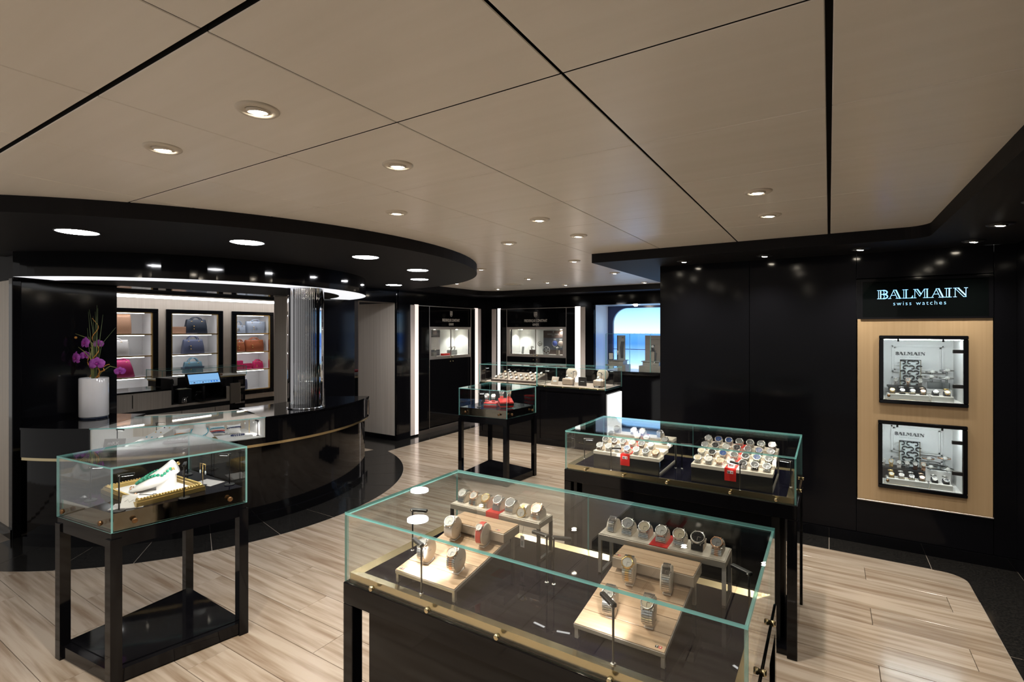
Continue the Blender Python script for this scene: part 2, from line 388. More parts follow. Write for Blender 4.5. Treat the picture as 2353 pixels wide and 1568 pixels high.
# rounded corner tile
cr = [(.6, 4.49), (.652, 4.49)] + arc((.652, 4.37), .12, 90, 0, 6)[1:] + [(.772, 4.1), (XR - .002, 4.1), (XR - .002, YR - .002), (.6, YR - .002)]
put('tile', MB().prism([(p[0] + (.0015 if p[0] < .61 else 0), p[1]) for p in cr[::-1]], .0005, .0021, BLKTILE).mesh('tile'), bdo)
for i in range(10):
    y1 = 4.1 - .6 * i
    if y1 > -1: tile(.772, y1 - .6, XR, y1)
sf = MB().box((-13.2, -.5, -.06), (-5.6, 11.2, -.002), STONE).build('floor'); tag(sf, 'pale stone floor of the handbag shop behind the counter', 'floor', kind='structure')

# ---- ceiling: void + lay-in panels
cl = MB().box((-5.7, -2.4, ZC + .028), (XR, YB, ZC + .05), GAP).build('ceiling'); tag(cl, 'cream metal panel ceiling with dark joints', 'ceiling', kind='structure')
pc = {}
def gx(k): return .0075 if k == 0 else (.004 if k == -1 else .0018)
def gy(k): return .0075 if k == 1 else (.0035 if k == 2 else .0018)
for i in range(-10, 1):
    for j in range(-4, 13):
        x0, x1 = i * .593 + gx(i), (i + 1) * .593 - gx(i + 1); y0, y1 = j * .598 + gy(j), (j + 1) * .598 - gy(j + 1)
        far = max(math.hypot(x - SC[0], y - SC[1]) for x in (x0, x1) for y in (y0, y1))
        if far < SR - .02 or (x0 > -1.7 and y0 > 4.3): continue
        x1 = min(x1, .56) if i == 0 else x1
        key = (round(x1 - x0, 4), round(y1 - y0, 4))
        if key not in pc:
            a_, b_, c_ = key[0] / 2, key[1] / 2, .002; mb = MB(); rg = lambda q, z: [(-a_ + q, -b_ + q, z), (a_ - q, -b_ + q, z), (a_ - q, b_ - q, z), (-a_ + q, b_ - q, z)]
            mb.add(rg(c_, 0) + rg(0, c_), [(3, 2, 1, 0)] + [(i_, (i_ + 1) % 4, 4 + (i_ + 1) % 4, 4 + i_) for i_ in range(4)], CEIL); mb.add(rg(0, c_) + rg(0, .024), [(i_, (i_ + 1) % 4, 4 + (i_ + 1) % 4, 4 + i_) for i_ in range(4)] + [(4, 5, 6, 7)], GAP); pc[key] = mb.mesh('ceiling_panel')
        put('ceiling_panel', pc[key], cl, ((x0 + x1) / 2, (y0 + y1) / 2, ZC))

# ---- soffits
s = MB()
n = 72
def soff_disc(mb, c, r, z0, z1, xmin, m, mbot=None):
    P = [p for p in arc(c, r, -120, 120, n) if p[0] >= xmin]
    mb.prism([(xmin, P[0][1])] + P + [(xmin, P[-1][1])], z0, z1, m, caps=mbot or m)
soff_disc(s, SC, SR, ZS - .005, ZC + .03, -5.6, SOFF)
so = s.build('ceiling_soffit'); tag(so, 'large round charcoal ceiling soffit over the jewelry counter', 'soffit', kind='structure')
d = MB()
P = [p for p in arc(DC, DR, -100, 100, 100) if p[0] >= XL - .03 and (p[1] > 2 or p[0] > -5.21)]
for a, b in zip(P[:-1], P[1:]): d.add([(*a, 2.047), (*b, 2.047), (*b, ZS), (*a, ZS)], [(0, 1, 2, 3)], BLACK, True)
Q = [(DC[0] + (p[0] - DC[0]) * (DR - .30) / DR, DC[1] + (p[1] - DC[1]) * (DR - .30) / DR) for p in P]
for (a, b), (c, e) in zip(zip(P[:-1], P[1:]), zip(Q[:-1], Q[1:])):
    d.quad((*b, 2.047), (*a, 2.047), (*c, 2.047), (*e, 2.047), DRUMGLOW)
dr = d.build('ceiling_drum'); tag(dr, 'glossy black curved drum under the round soffit with glowing white underside', 'soffit', kind='structure')
dd = MB().prism([(XL, Q[0][1])] + Q + [(XL, Q[-1][1])], 2.046, 2.05, MATTE); put('drum_underside', dd.mesh('drum_underside'), dr)
s = MB()
s.prism([(-1.78, 4.18), (.42, 4.18)] + arc((.42, 4.06), .12, 90, 0, 6)[1:] + [(.54, -2.4), (XR, -2.4), (XR, YR), (XL + 4.08, YR), (XL + 4.08, YB), (-1.78, YB)], ZS, ZC + .03, SOFF)
so2 = s.build('ceiling_soffit'); tag(so2, 'charcoal soffit running along the black watch wall', 'soffit', kind='structure')
s = MB()
s.prism([(XL, 4.6), (-5.10, 4.6), (-5.10, 7.02)] + arc((-4.78, 7.02), .32, 180, 90, 8)[1:] + [(-1.78, 7.34), (-1.78, YB), (XL, YB)], ZS, ZC + .03, SOFF)
so3 = s.build('ceiling_soffit'); tag(so3, 'charcoal soffit above the twin corner watch cabinets', 'soffit', kind='structure')

# ---- right wall (faces the aisle)
HB = [(.192, .965, .345, 2.03)]
wr = MB().box((-1.335, YR + .03, 0), (.18, YR + .09, ZS), MATTE)
wr.box((.18, YR + .42, 0), (XR, YR + .46, ZS), MATTE)
wro = wr.build('wall_right'); tag(wro, 'glossy black panelled wall beside the lit watch vitrines', 'wall', kind='structure')
for (x0, x1, z0, z1) in ((-1.339, -.5795, .085, ZS), (-.5765, .1785, .085, ZS), (.1815, .968, .085, .335), (.1815, .968, 2.045, ZS), (.971, XR, .085, ZS)):
    put('wall_panel', MB().bbox((x0, YR, z0), (x1, YR + .03, z1), BLACKW, .001).mesh('wall_panel'), wro)
put('return_panel', MB().box((-1.339, YR + .031, 0), (-1.30, YB, ZS), BLACKW).mesh('return_panel'), wro)
sk = MB().box((-1.339, YR - .012, 0), (XR, YR + .03, .082), BLACK).build('baseboard_right'); tag(sk, 'black baseboard under the glossy black panelled wall', 'baseboard', kind='structure')
ws = MB().box((XR, -2.4, 0), (XR + .06, YR + .4, ZC), BLACKW).build('wall_side'); tag(ws, 'black side wall at the end of the watch wall', 'wall', kind='structure')
# ---- back wall, with holes for the cabinet vitrine and the blue sea window
WINX0, WINX1, WINZ0, WINZ1 = -3.27, -1.45, .985, 2.055
wb = MB(); holed(wb, 'y', YB, YB + .05, -6.2, XL + 4.12, 0, ZC, [(-4.90, -3.84, 1.215, 1.655), (WINX0, WINX1, WINZ0, WINZ1)], BLACKW)
wbo = wb.build('wall_back'); tag(wbo, 'glossy black back wall holding the sea view window', 'wall', kind='structure')
# ---- left walls with openings into the handbag shop
def wall_block(x0, y0, x1, y1, label, name):
    b = MB(); b.box((x0, y0, 0), (x1 - .02, y1, ZC), MATTE); o = b.build(name); tag(o, label, 'wall', kind='structure'); return o
wl = wall_block(-9.4, 1.33, XV, 2.02, 'wall block with glossy black mirror side behind the orchid vase', 'wall_left')
put('wall_panel', MB().bbox((XV - .02, 1.33, 0), (XV, 2.02, ZC), BLACKL, .002).mesh('wall_panel'), wl)
put('linen_panel', MB().box((-9.4, 1.305, .075), (XV + .06, 1.332, 2.045), LINEN).mesh('linen_panel'), wl)
put('upper_panel', MB().box((-9.4, 1.305, 2.047), (XV + .085, 1.332, ZC), SOFF).mesh('upper_panel'), wl)
put('edge_post', MB().bbox((XV - .01, 1.30, 0), (XV + .075, 1.355, 2.06), BLACK, .004).mesh('edge_post'), wl)
put('skirting', MB().box((-9.4, 1.29, 0), (XV + .07, 1.305, .075), BLACK).mesh('skirting'), wl)
wm = wall_block(-5.70, 3.70, XL - .03, 4.70, 'black wall pier between the two openings beside the chrome column', 'wall_middle')
put('wall_panel', MB().bbox((XL - .05, 3.70, 0), (XL - .03, 4.70, ZC), BLACKL, .002).mesh('wall_panel'), wm)
put('linen_panel', MB().box((-5.70, 3.685, .075), (XL - .04, 3.70, 2.045), LINEN).mesh('linen_panel'), wm)
b3 = MB().box((-6.25, 5.48, 0), (-5.84, YB + .05, ZC), MATTE).box((-5.84, 5.48, 0), (XL - .02, 5.56, ZC), MATTE); w3 = b3.build('wall_left_far')
tag(w3, 'linen ended wall pier beside the corner watch cabinet', 'wall', kind='structure')
put('linen_panel', MB().box((-6.25, 5.465, .075), (XL, 5.48, 2.045), LINEN).mesh('linen_panel'), w3)
put('skirting', MB().box((-6.25, 5.455, 0), (XL, 5.465, .075), BLACK).mesh('skirting'), w3)
put('corner_post', MB().bbox((XL - .035, 5.45, 0), (XL + .006, 5.5, 2.2), BLACK, .004).mesh('corner_post'), w3)
w3b = MB(); holed(w3b, 'x', XL - .02, XL, 5.5, YB, 0, ZC, [(6.20, 7.235, 1.215, 1.655)], BLACKL); put('wall_panel', w3b.mesh('wall_panel'), w3)
hd = MB().box((-5.70, 2.02, 2.047), (XL, 3.70, ZC), BLACK); hd.box((-5.70, 4.70, 2.047), (XL, 5.48, ZC), BLACK)
hdo = hd.build('trim_1'); tag(hdo, 'black header over the openings to the handbag shop', 'trim', kind='structure')
# ---- handbag shop shell
XH = -11.0
NICH = [(3.60, 4.685), (4.825, 5.92), (6.11, 7.085)]
hw = MB(); holed(hw, 'x', XH - .03, XH, 1.9, 11.1, 0, 2.4, [(a + .09, b - .09, .30, 1.97) for a, b in NICH], LINEN)
hwo = hw.build('wall_far'); tag(hwo, 'linen wall with three lit handbag niches', 'wall', kind='structure')
put('baseboard', MB().box((XH, 1.9, 0), (XH + .015, 11.1, .10), BLACK).mesh('baseboard'), hwo)
put('cornice', MB().box((XH, 1.9, 2.31), (XH + .40, 11.1, 2.40), BLACK).mesh('cornice'), hwo)
put('led_strip', MB().box((XH + .36, 1.9, 2.235), (XH + .40, 11.1, 2.285), LEDW).mesh('led_strip'), hwo)
put('cornice_lip', MB().box((XH + .05, 1.9, 2.285), (XH + .40, 11.1, 2.312), LINEN).mesh('cornice_lip'), hwo)
hc = MB().box((-11.4, -.5, 2.40), (-5.70, 11.2, 2.43), CEIL).build('ceiling'); tag(hc, 'plain cream ceiling over the handbag shop', 'ceiling', kind='structure')
hb = MB().box((-11.2, 1.86, 0), (-9.4, 1.9, 2.4), LINEN); hb.box((-11.2, 11.1, 0), (-6, 11.16, 2.4), LINEN)
hb.box((-6.30, 5.5, 0), (-6.25, 11.1, 2.4), LINEN)
hbo = hb.build('wall_shop_end'); tag(hbo, 'linen end walls of the handbag shop', 'wall', kind='structure')
rf = MB().box((-5.6, -2.4, -.06), (XR, -1.6, -.002), STONE).build('floor'); tag(rf, 'continuing beige stone floor at the open end of the aisle', 'floor', kind='structure')

# ================================================================= lamps
def downlight(loc, label, group, mring, power, lamp=True, rr=.062):
    t = thing('downlight', label, 'downlight', loc, group=group)
    dl_cache = downlight.__dict__.setdefault('c', {})
    key = mring.name
    if key not in dl_cache:
        a = MB().lathe([(.034, -.002), (.040, -.0075), (rr - .006, -.0075), (rr, -.003), (rr, .002), (.034, .002)], mring, 32, close=False).mesh('trim_ring')
        b = MB().lathe([(.024, .004), (.026, -.009), (.031, -.010), (.034, -.001)], mring, 24, close=False).mesh('gimbal')
        c = MB().lathe([(.0005, -.015), (.012, -.0142), (.020, -.011), (.024, -.006)], LAMPW, 20, close=False).mesh('bulb')
        dl_cache[key] = (a, b, c)
    a, b, c = dl_cache[key]
    put('trim_ring', a, t); put('gimbal', b, t, rot=(.12, .1, 0)); put('bulb', c, t, rot=(.12, .1, 0))
    if power: spot('downlight_beam_offscreen' if (loc[1] < .5 or loc[0] > .7 and loc[1] < 3.5) else 'downlight_beam', (0, 0, -.02), power, WARM, 118, .9, .022, parent=t)
    return t
CL = [(-1.474, .899), (-2.081, .903), (-1.486, 1.502), (-2.092, 2.105), (-1.488, 2.697), (-.291, 2.716), (-.293, 3.306), (-1.51, 3.31), (-2.091, 3.30), (-2.10, 4.5), (-3.25, 4.56),
      (-2.137, 5.70), (-3.33, 5.74), (-3.36, 6.32), (-3.31, 6.80), (-4.58, 6.90), (-4.53, 5.76), (-2.2, 7.05)]
NB = 'recessed warm downlight in the cream panel ceiling'
ORDN = 'first second third fourth fifth sixth seventh eighth ninth tenth eleventh twelfth thirteenth'.split()
def cl_label(x, y): return 'warm downlight in ceiling, %s panel from long wide joint, %s row past cross joint' % (ORDN[int(-x / .593)], ORDN[int(y / .598) - 1])
for i, p in enumerate(CL):
    downlight((p[0], p[1], ZC), cl_label(*p), 'ceiling panel downlights', RINGW, DOWN_W)
for p in [(-.285, .3), (-2.67, -.3)] + [(-.285 - 1.186 * i, -.9 - 1.196 * j) for i in range(4) for j in range(1)]:   # continue the pattern beyond the frame
    downlight((p[0], p[1], ZC), 'recessed warm round downlight over the open end of the aisle', 'downlights continuing over the aisle', RINGW, DOWN_W)
for i, p in enumerate(((-1.055, 4.475), (-.433, 4.475), (.193, 4.475), (.813, 4.47), (.811, 3.845), (.811, 3.22), (.811, 2.6))):
    downlight((p[0], p[1], ZS), 'warm downlight in watch wall soffit, %s from the sea window end' % ORDN[i], 'watch wall soffit downlights', BLKMETAL, SOFFIT_W)
for i, (u, v) in enumerate(((178, 533), (568, 557), (840, 591), (960, 621), (964, 642), (905, 655))):
    p = Pz(u, v, ZS - .005); t = thing('disc_light', 'white disc light in the round soffit, %s from the orchid vase end' % ORDN[i], 'ceiling light', (p.x, p.y, ZS - .005), group='soffit disc lights')
    put('diffuser', MB().lathe([(.002, -.003), (.098, -.003), (.104, .002)], LAMPD, 40, close=False).mesh('diffuser'), t)
    put('rim', MB().lathe([(.104, .002), (.104, -.004), (.110, -.004), (.110, .002)], BLKMETAL, 40, close=False).mesh('rim'), t)
vt = thing('ceiling_vent', 'round cream ceiling vent near the corner watch cabinets', 'vent', (Pz(1180, 654, ZC).x, Pz(1180, 654, ZC).y, ZC))
put('diffuser_ring', MB().lathe([(.08, -.006), (.12, -.012), (.15, -.004), (.15, .002)], RINGW, 28, close=False).mesh('diffuser_ring'), vt)
put('center_disc', MB().lathe([(.002, -.014), (.065, -.012), (.075, -.002)], RINGW, 28, close=False).mesh('center_disc'), vt)

# ================================================================= round counter with lit jewelry section
ct = thing('jewelry_counter', 'curved glossy black jewelry counter with brass strip and lit glass section', 'counter', (CC[0], CC[1], 0))
O = (0, 0); A0, A1, G0, G1 = -70, 36, -52, -12.5
put('lower_body', ringprism(MB(), O, 1.10, CR - .05, A0, A1, 80, 0, .655, BLACK).mesh('lower_body'), ct)
put('brass_strip', ringprism(MB(), O, 1.15, CR - .012, A0, A1, 80, .655, .678, BRASS).mesh('brass_strip'), ct)
put('plinth', ringprism(MB(), O, 1.15, CR - .02, A0, A1, 80, 0, .07, BLACK).mesh('plinth'), ct)
for nm, a, b in (('upper_body', A0, G0), ('upper_body', G1, A1)):
    put(nm, ringprism(MB(), O, 1.10, CR - .006, a, b, 40, .678, .888, BLACK).mesh(nm), ct)
    put('worktop', ringprism(MB(), O, 1.08, CR, a, b, 40, .888, .904, BLACK).mesh('worktop'), ct)
put('upper_body', ringprism(MB(), O, 1.10, CR - .006, G0, G1, 40, .678, .728, BLACK).mesh('upper_body'), ct)
put('display_floor', ringprism(MB(), O, 1.26, CR - .015, G0, G1, 40, .728, .735, WMATTE).mesh('display_floor'), ct)
put('display_back', ringprism(MB(), O, 1.24, 1.26, G0, G1, 40, .728, .890, LINEN).mesh('display_back'), ct)
for a in (G0, G1): put('display_side', ringprism(MB(), O, 1.24, CR - .012, a - .25, a + .25, 1, .728, .89, WMATTE).mesh('display_side'), ct)
gm = MB()
for i in range(40):
    b0, b1 = G0 + (G1 - G0) * i / 40, G0 + (G1 - G0) * (i + 1) / 40
    o0, o1 = arc(O, CR, b0, b1, 1); q0, q1 = arc(O, CR - .008, b0, b1, 1)
    gm.add([(*o0, .728), (*o1, .728), (*o1, .896), (*o0, .896)], [(0, 1, 2, 3)], GLASS, True); gm.add([(*q1, .728), (*q0, .728), (*q0, .896), (*q1, .896)], [(0, 1, 2, 3)], GLASS, True)
put('glass_front', gm.mesh('glass_front'), ct)
gm = ringprism(MB(), O, 1.24, CR, G0, G1, 40, .896, .904, GLASS, top=GLASS, outer=EDGE, inner=EDGE); put('glass_top', gm.mesh('glass_top'), ct)
put('raised_ledge', ringprism(MB(), O, 1.10, 1.30, 17, A1 - 2, 24, .904, 1.0, BLACK).mesh('raised_ledge'), ct)
put('end_pull', MB().bbox((CR * math.cos(math.radians(35.2)) - .01, CR * math.sin(math.radians(35.2)) - .02, .70), (CR * math.cos(math.radians(35.2)) + .012, CR * math.sin(math.radians(35.2)), .87), CHROME, .004).mesh('end_pull'), ct)
put('staff_side', ringprism(MB(), O, 1.06, 1.10, A0, A1, 40, 0, .888, LINEN).mesh('staff_side'), ct)
# chrome column with fluted front
cp = thing('chrome_column', 'mirror chrome column with fluted front rising from the black counter', 'column', (-4.27, 3.09, .904))
mb = MB(); N_ = 480; pts = []
for i in range(N_):
    a = 2 * PI * i / N_; dirc = math.degrees(a) % 360; front = (dirc - (-40)) % 360      # camera side is about -62 deg... centred flutes
    dlt = min(front, 360 - front); r = .163
    if dlt < 33: r = .160 + .0045 * abs(math.sin(math.radians(front if front < 180 else front - 360) * 30))
    elif dlt < 50: r = .163 - .012 * math.sin((dlt - 33) / 17 * PI)
    pts.append((r * math.cos(a), r * math.sin(a)))
V = [(x, y, 0) for x, y in pts] + [(x, y, 2.05 - .904) for x, y in pts]
mb.add(V, [(i, (i + 1) % N_, N_ + (i + 1) % N_, N_ + i) for i in range(N_)], CHROME, True); put('shaft', mb.mesh('shaft'), cp)
put('base_ring', MB().lathe([(.168, 0), (.172, .002), (.172, .010), (.166, .012)], CHROME, 48).mesh('base_ring'), cp)

# ================================================================= glass display cases
def pane(name, poly, z0, z1, parent):
    """glass sheet on a 4-point plan; sides 0 and 2 are the faces"""
    put(name, MB().prism(poly, z0, z1, GLASS, caps=EDGE, sides=[GLASS, EDGE, GLASS, EDGE]).mesh(name), parent)
def glass_box(t, quad, z0, z1, th=.010, split_back=False):
    """quad: front-left, front-right, back-right, back-left (plan, anticlockwise)"""
    Q = [Vector((p[0], p[1])) for p in quad]
    put('glass_top', MB().prism([tuple(p) for p in Q], z1 - th, z1, GLASS, caps=GLASS, sides=[EDGE] * 4).mesh('glass_top'), t)
    for i in range(4):
        a, b = Q[i], Q[(i + 1) % 4]; dv = (b - a).normalized(); nv = Vector((-dv.y, dv.x)) * th
        a2, b2 = (a, b) if i % 2 == 0 else (a + dv * th, b - dv * th)
        segs = [(a2, b2)]
        if i == 2 and split_back: m = (a2 + b2) / 2; segs = [(a2, m - dv * .0012), (m + dv * .0012, b2)]
        for p, q in segs: pane('glass_' + ('front', 'side', 'back', 'side')[i], [tuple(p), tuple(q), tuple(q + nv), tuple(p + nv)], z0, z1 - th - .0004, t)
def button(t, p, nrm, m=None, r=.0085):
    mb = MB().lathe([(r * .8, 0), (r * .8, .004), (r, .004), (r, .013), (r * .8, .015)], m or BRASS, 16)
    o = put('standoff', mb.mesh('standoff'), t, p); o.rotation_euler = Vector(nrm).to_track_quat('Z', 'Y').to_euler()
def brass_case(label, x0, y0, x1, y1, z0=.772, z1=1.015):
    t = thing('display_case', label, 'display case', ((x0 + x1) / 2, (y0 + y1) / 2, 0)); cx, cy = (x0 + x1) / 2, (y0 + y1) / 2
    W, D = (x1 - x0) / 2, (y1 - y0) / 2
    glass_box(t, [(-W, -D), (W, -D), (W, D), (-W, D)], z0, z1, .009, True)
    w, d_ = W - .012, D - .012; r = .034
    for nm, quad in (('brass_rail', [(-w, -d_), (w, -d_), (w - r, -d_ + r), (-w + r, -d_ + r)]), ('brass_rail', [(w, -d_), (w, d_), (w - r, d_ - r), (w - r, -d_ + r)]),
                     ('brass_rail', [(w, d_), (-w, d_), (-w + r, d_ - r), (w - r, d_ - r)]), ('brass_rail', [(-w, d_), (-w, -d_), (-w + r, -d_ + r), (-w + r, d_ - r)])):
        mb = MB(); a, b, c, e = quad
        V = [(*a, z0), (*b, z0), (*b, .803), (*a, .803), (*c, .797), (*e, .797), (*c, z0), (*e, z0)]
        mb.add(V, [(0, 1, 2, 3), (3, 2, 4, 5), (5, 4, 6, 7), (0, 3, 5, 7), (1, 6, 4, 2), (0, 7, 6, 1)], BRASS); put(nm, mb.mesh(nm), t)
    k = w - r
    for a, b in ((-k, -.045), (-.043, .043), (.045, k)): put('deck', MB().bbox((a, -d_ + r, .78), (b, d_ - r, .797), MIRBLACK, .0015).mesh('deck'), t)
    for fx in (-.78, -.40, .0, .52, .86): button(t, (fx * W, -D, z0 + .018), (0, -1, 0))
    for fy in (-.3, .5): button(t, (W, fy * D, z0 + .018), (1, 0, 0))
    put('apron', MB().bbox((-W - .004, -D - .004, .70), (W + .004, D + .004, z0), BLACK, .002).mesh('apron'), t)
    for sx in (-1, 1):
        for sy in (-1, 1): put('leg', MB().bbox((sx * (W + .004), sy * (D + .004), 0), (sx * (W - .042), sy * (D - .042), .70), BLACK, .002).mesh('leg'), t)
    put('core', MB().box((-W + .08, -D + .08, .03), (W - .08, D - .08, .70), MATTE).mesh('core'), t)
    put('front_panel', MB().bbox((-W + .115, -D + .004, .03), (W - .115, -D + .03, .70), BLACK, .002).mesh('front_panel'), t)
    put('side_panel', MB().bbox((W - .03, -D + .115, .03), (W - .004, D - .115, .70), BLACK, .002).mesh('side_panel'), t)
    put('side_panel', MB().bbox((-W + .03, -D + .115, .03), (-W + .004, D - .115, .70), BLACK, .002).mesh('side_panel'), t)
    put('bottom_rail', MB().box((-W + .02, -D + .02, .004), (W - .02, D - .02, .03), BLACK).mesh('bottom_rail'), t)
    return t
case1 = brass_case('long glass watch case with brass rail holding two wooden stepped stands', -1.430, 1.19, -.147, 1.822)
case2 = brass_case('long glass watch case with brass rail holding trays with red tabs', -1.411, 2.89, -.138, 3.536)

def wedge_case(label, quad, z0, z1, zrail=.64, leg=.045):
    cx = sum(p[0] for p in quad) / 4; cy = sum(p[1] for p in quad) / 4
    t = thing('display_case', label, 'display case', (cx, cy, 0)); Q = [Vector((p[0] - cx, p[1] - cy)) for p in quad]
    glass_box(t, Q, z0, z1, .008)
    def inset(k): return [tuple(p - p.normalized() * k) for p in Q]
    put('deck', MB().prism(inset(.02), z0, z0 + .085, BRONZEMIR, caps=MIRBLACK).mesh('deck'), t)
    put('apron', MB().prism(inset(.004), zrail, z0, BLACK).mesh('apron'), t)
    put('shelf_frame', MB().prism(inset(.01), .008, .066, BLACK).mesh('shelf_frame'), t)
    put('shelf', MB().prism(inset(.06), .066, .070, BLACK).mesh('shelf'), t)
    for i, p in enumerate(Q):
        a = (Q[(i + 1) % 4] - p).normalized(); b = (Q[(i - 1) % 4] - p).normalized(); o = -(a + b) * .004; q = p + o
        poly = [tuple(q), tuple(q + a * leg), tuple(q + a * leg + b * leg), tuple(q + b * leg)]
        put('leg', MB().prism(poly, 0, z0 - .03, BLACK).mesh('leg'), t)
    for i in range(4):
        a, b = Q[i], Q[(i + 1) % 4]; dv = (b - a).normalized(); nv = (dv.y, -dv.x, 0)
        for fr in (.15, .85): p = a + (b - a) * fr; button(t, (p.x, p.y, z0 + .04), nv, mat('dark_bronze', (.20, .11, .05), .35, metal=.8), .012)
    return t
LQ = [(-2.798, 1.0), (-2.685, 1.578), (-3.345, 1.60), (-3.29, .949)]
caseL = wedge_case('four-legged wedge glass case holding a green bead necklace', [LQ[3], LQ[0], LQ[1], LQ[2]], .711, 1.016)
MQ = [(-3.463, 4.433), (-2.862, 4.475), (-2.815, 5.02), (-3.52, 5.12)]
caseM = wedge_case('four-legged wedge glass case holding two red watch boxes', MQ, .711, 1.010)

# small stem lamps inside the cases
LEDHEAD = mat('lamp_led', (1, 1, 1), .5, emit=(1, .97, .95), estr=14.)
_lc = {}
def stem_lamp(x, y, z, h, ang, label, group, lit=0., tilt=.0, base=.008, head=.06, target=None):
    t = thing('stem_lamp', label, 'lamp', (x, y, z), (0, 0, ang), group)
    key = (h, tilt, base, head)
    if key not in _lc:
        b = MB().lathe([(base, 0), (base, .003), (base * .9, .0045), (.0035, .006)], STEEL if base < .012 else BLKMETAL, 16).mesh('base')
        s_ = MB().tube([(0, 0, .004), (0, 0, h - .012), (0, 0, h)], [.0031, .0031, .0055], BLKMETAL, 8).mesh('stem')
        hd_ = MB().bbox((-.007, -.0075, -.005), (head, .0075, .006), BLKMETAL, .002); hd_.lathe([(.0035, -.0088), (.0035, .0088)], STEEL, 8, (0, 0, .0), 'y')
        hd_.xf(Matrix.Translation((0, 0, h)) @ Matrix.Rotation(tilt, 4, 'Y')); hd_ = hd_.mesh('head')
        le = MB().box((.01, -.004, -.0056), (head - .006, .004, -.005), LEDHEAD); le.xf(Matrix.Translation((0, 0, h)) @ Matrix.Rotation(tilt, 4, 'Y')); le = le.mesh('led')
        _lc[key] = (b, s_, hd_, le)
    b, s_, hd_, le = _lc[key]
    put('base', b, t); put('stem', s_, t); H_ = put('head', hd_, t); put('led', le, H_)
    if lit:
        c, sn = math.cos(ang), math.sin(ang); lp = Vector((x + c * head * .6, y + sn * head * .6, z + h - .012))
        spot('stem_lamp_beam', lp, lit, (1, .96, .93), 95, .5, .006, target or (lp.x + c * .05, lp.y + sn * .05, lp.z - .1))
    return t
LG1, LG2 = 'stem lamps in the wooden stand case', 'stem lamps in the red tab tray case'
stem_lamp(-1.114, 1.232, .797, .158, 2.75, 'slim black stem lamp leaning its head over the low end of a wooden stand', LG1, 2.2, target=(-1.14, 1.30, .84))
stem_lamp(-1.361, 1.455, .797, .158, .35, 'slim black stem lamp beside the glass end by the red strap watch', LG1, .15)
stem_lamp(-.806, 1.511, .797, .158, 3.0, 'slim black stem lamp of the centre pair, head toward the hanging price tag', LG1, .12)
stem_lamp(-.780, 1.512, .797, .158, .25, 'slim black stem lamp of the centre pair, head away from the hanging price tag', LG1, .12)
stem_lamp(-.466, 1.232, .797, .152, 2.45, 'slim black stem lamp in front of the stand with a square dial watch', LG1, 1.2, target=(-.53, 1.31, .84))
stem_lamp(-.195, 1.60, .797, .150, 2.6, 'slim black stem lamp at the bare glass end of the wooden stand case', LG1, .12)
stem_lamp(-1.372, 3.10, .797, .13, .3, 'slim stem lamp at the far glass end of the tray case', LG2, .2)
stem_lamp(-1.118, 2.918, .797, .135, .45, 'slim stem lamp before the half empty red tab tray', LG2, .2)
stem_lamp(-.80, 3.18, .797, .15, 2.7, 'slim stem lamp of the tray case pair, head toward the half empty tray', LG2, .5, target=(-.95, 3.2, .92))
stem_lamp(-.765, 3.19, .797, .15, .3, 'slim stem lamp of the tray case pair, head toward the full tray', LG2, .5, target=(-.6, 3.2, .92))
stem_lamp(-.40, 2.918, .797, .14, 2.6, 'slim stem lamp before the full red tab tray', LG2, .5, target=(-.46, 3.02, .9))
stem_lamp(-.175, 3.12, .797, .14, 2.9, 'slim stem lamp at the glass end beside the full red tab tray', LG2, .3, target=(-.35, 3.12, .92))
LG3, LG4 = 'lamps around the necklace frame', 'lamps around the red watch boxes'
for x, y, an, lt, lb in ((-2.834, 1.045, 1.2, .5, 'black stem lamp at the sharp front corner before the small white card'), (-2.772, 1.30, 2.6, 1.1, 'black stem lamp lighting the necklace from beside the gilt frame'), (-2.80, 1.545, 3.6, .4, 'black stem lamp at the far corner of the necklace case'),
                         (-3.13, 1.035, .8, .2, 'black stem lamp behind the gilt frame at the counter side corner'), (-3.20, 1.52, -1.0, .3, 'black stem lamp behind the necklace bust')):
    stem_lamp(x, y, .797, .165, an, lb, LG3, lt, base=.026, target=(-2.98, 1.27, .86))
for x, y, an, lb in ((-3.27, 4.55, .6, 'black stem lamp in front of the grey lidded red watch box'), (-2.93, 4.62, 2.2, 'black stem lamp at the aisle corner of the red box case'), (-3.36, 4.93, -.5, 'black stem lamp behind the red watch boxes')):
    stem_lamp(x, y, .797, .15, an, lb, LG4, .55, base=.026, target=(-3.12, 4.74, .86))

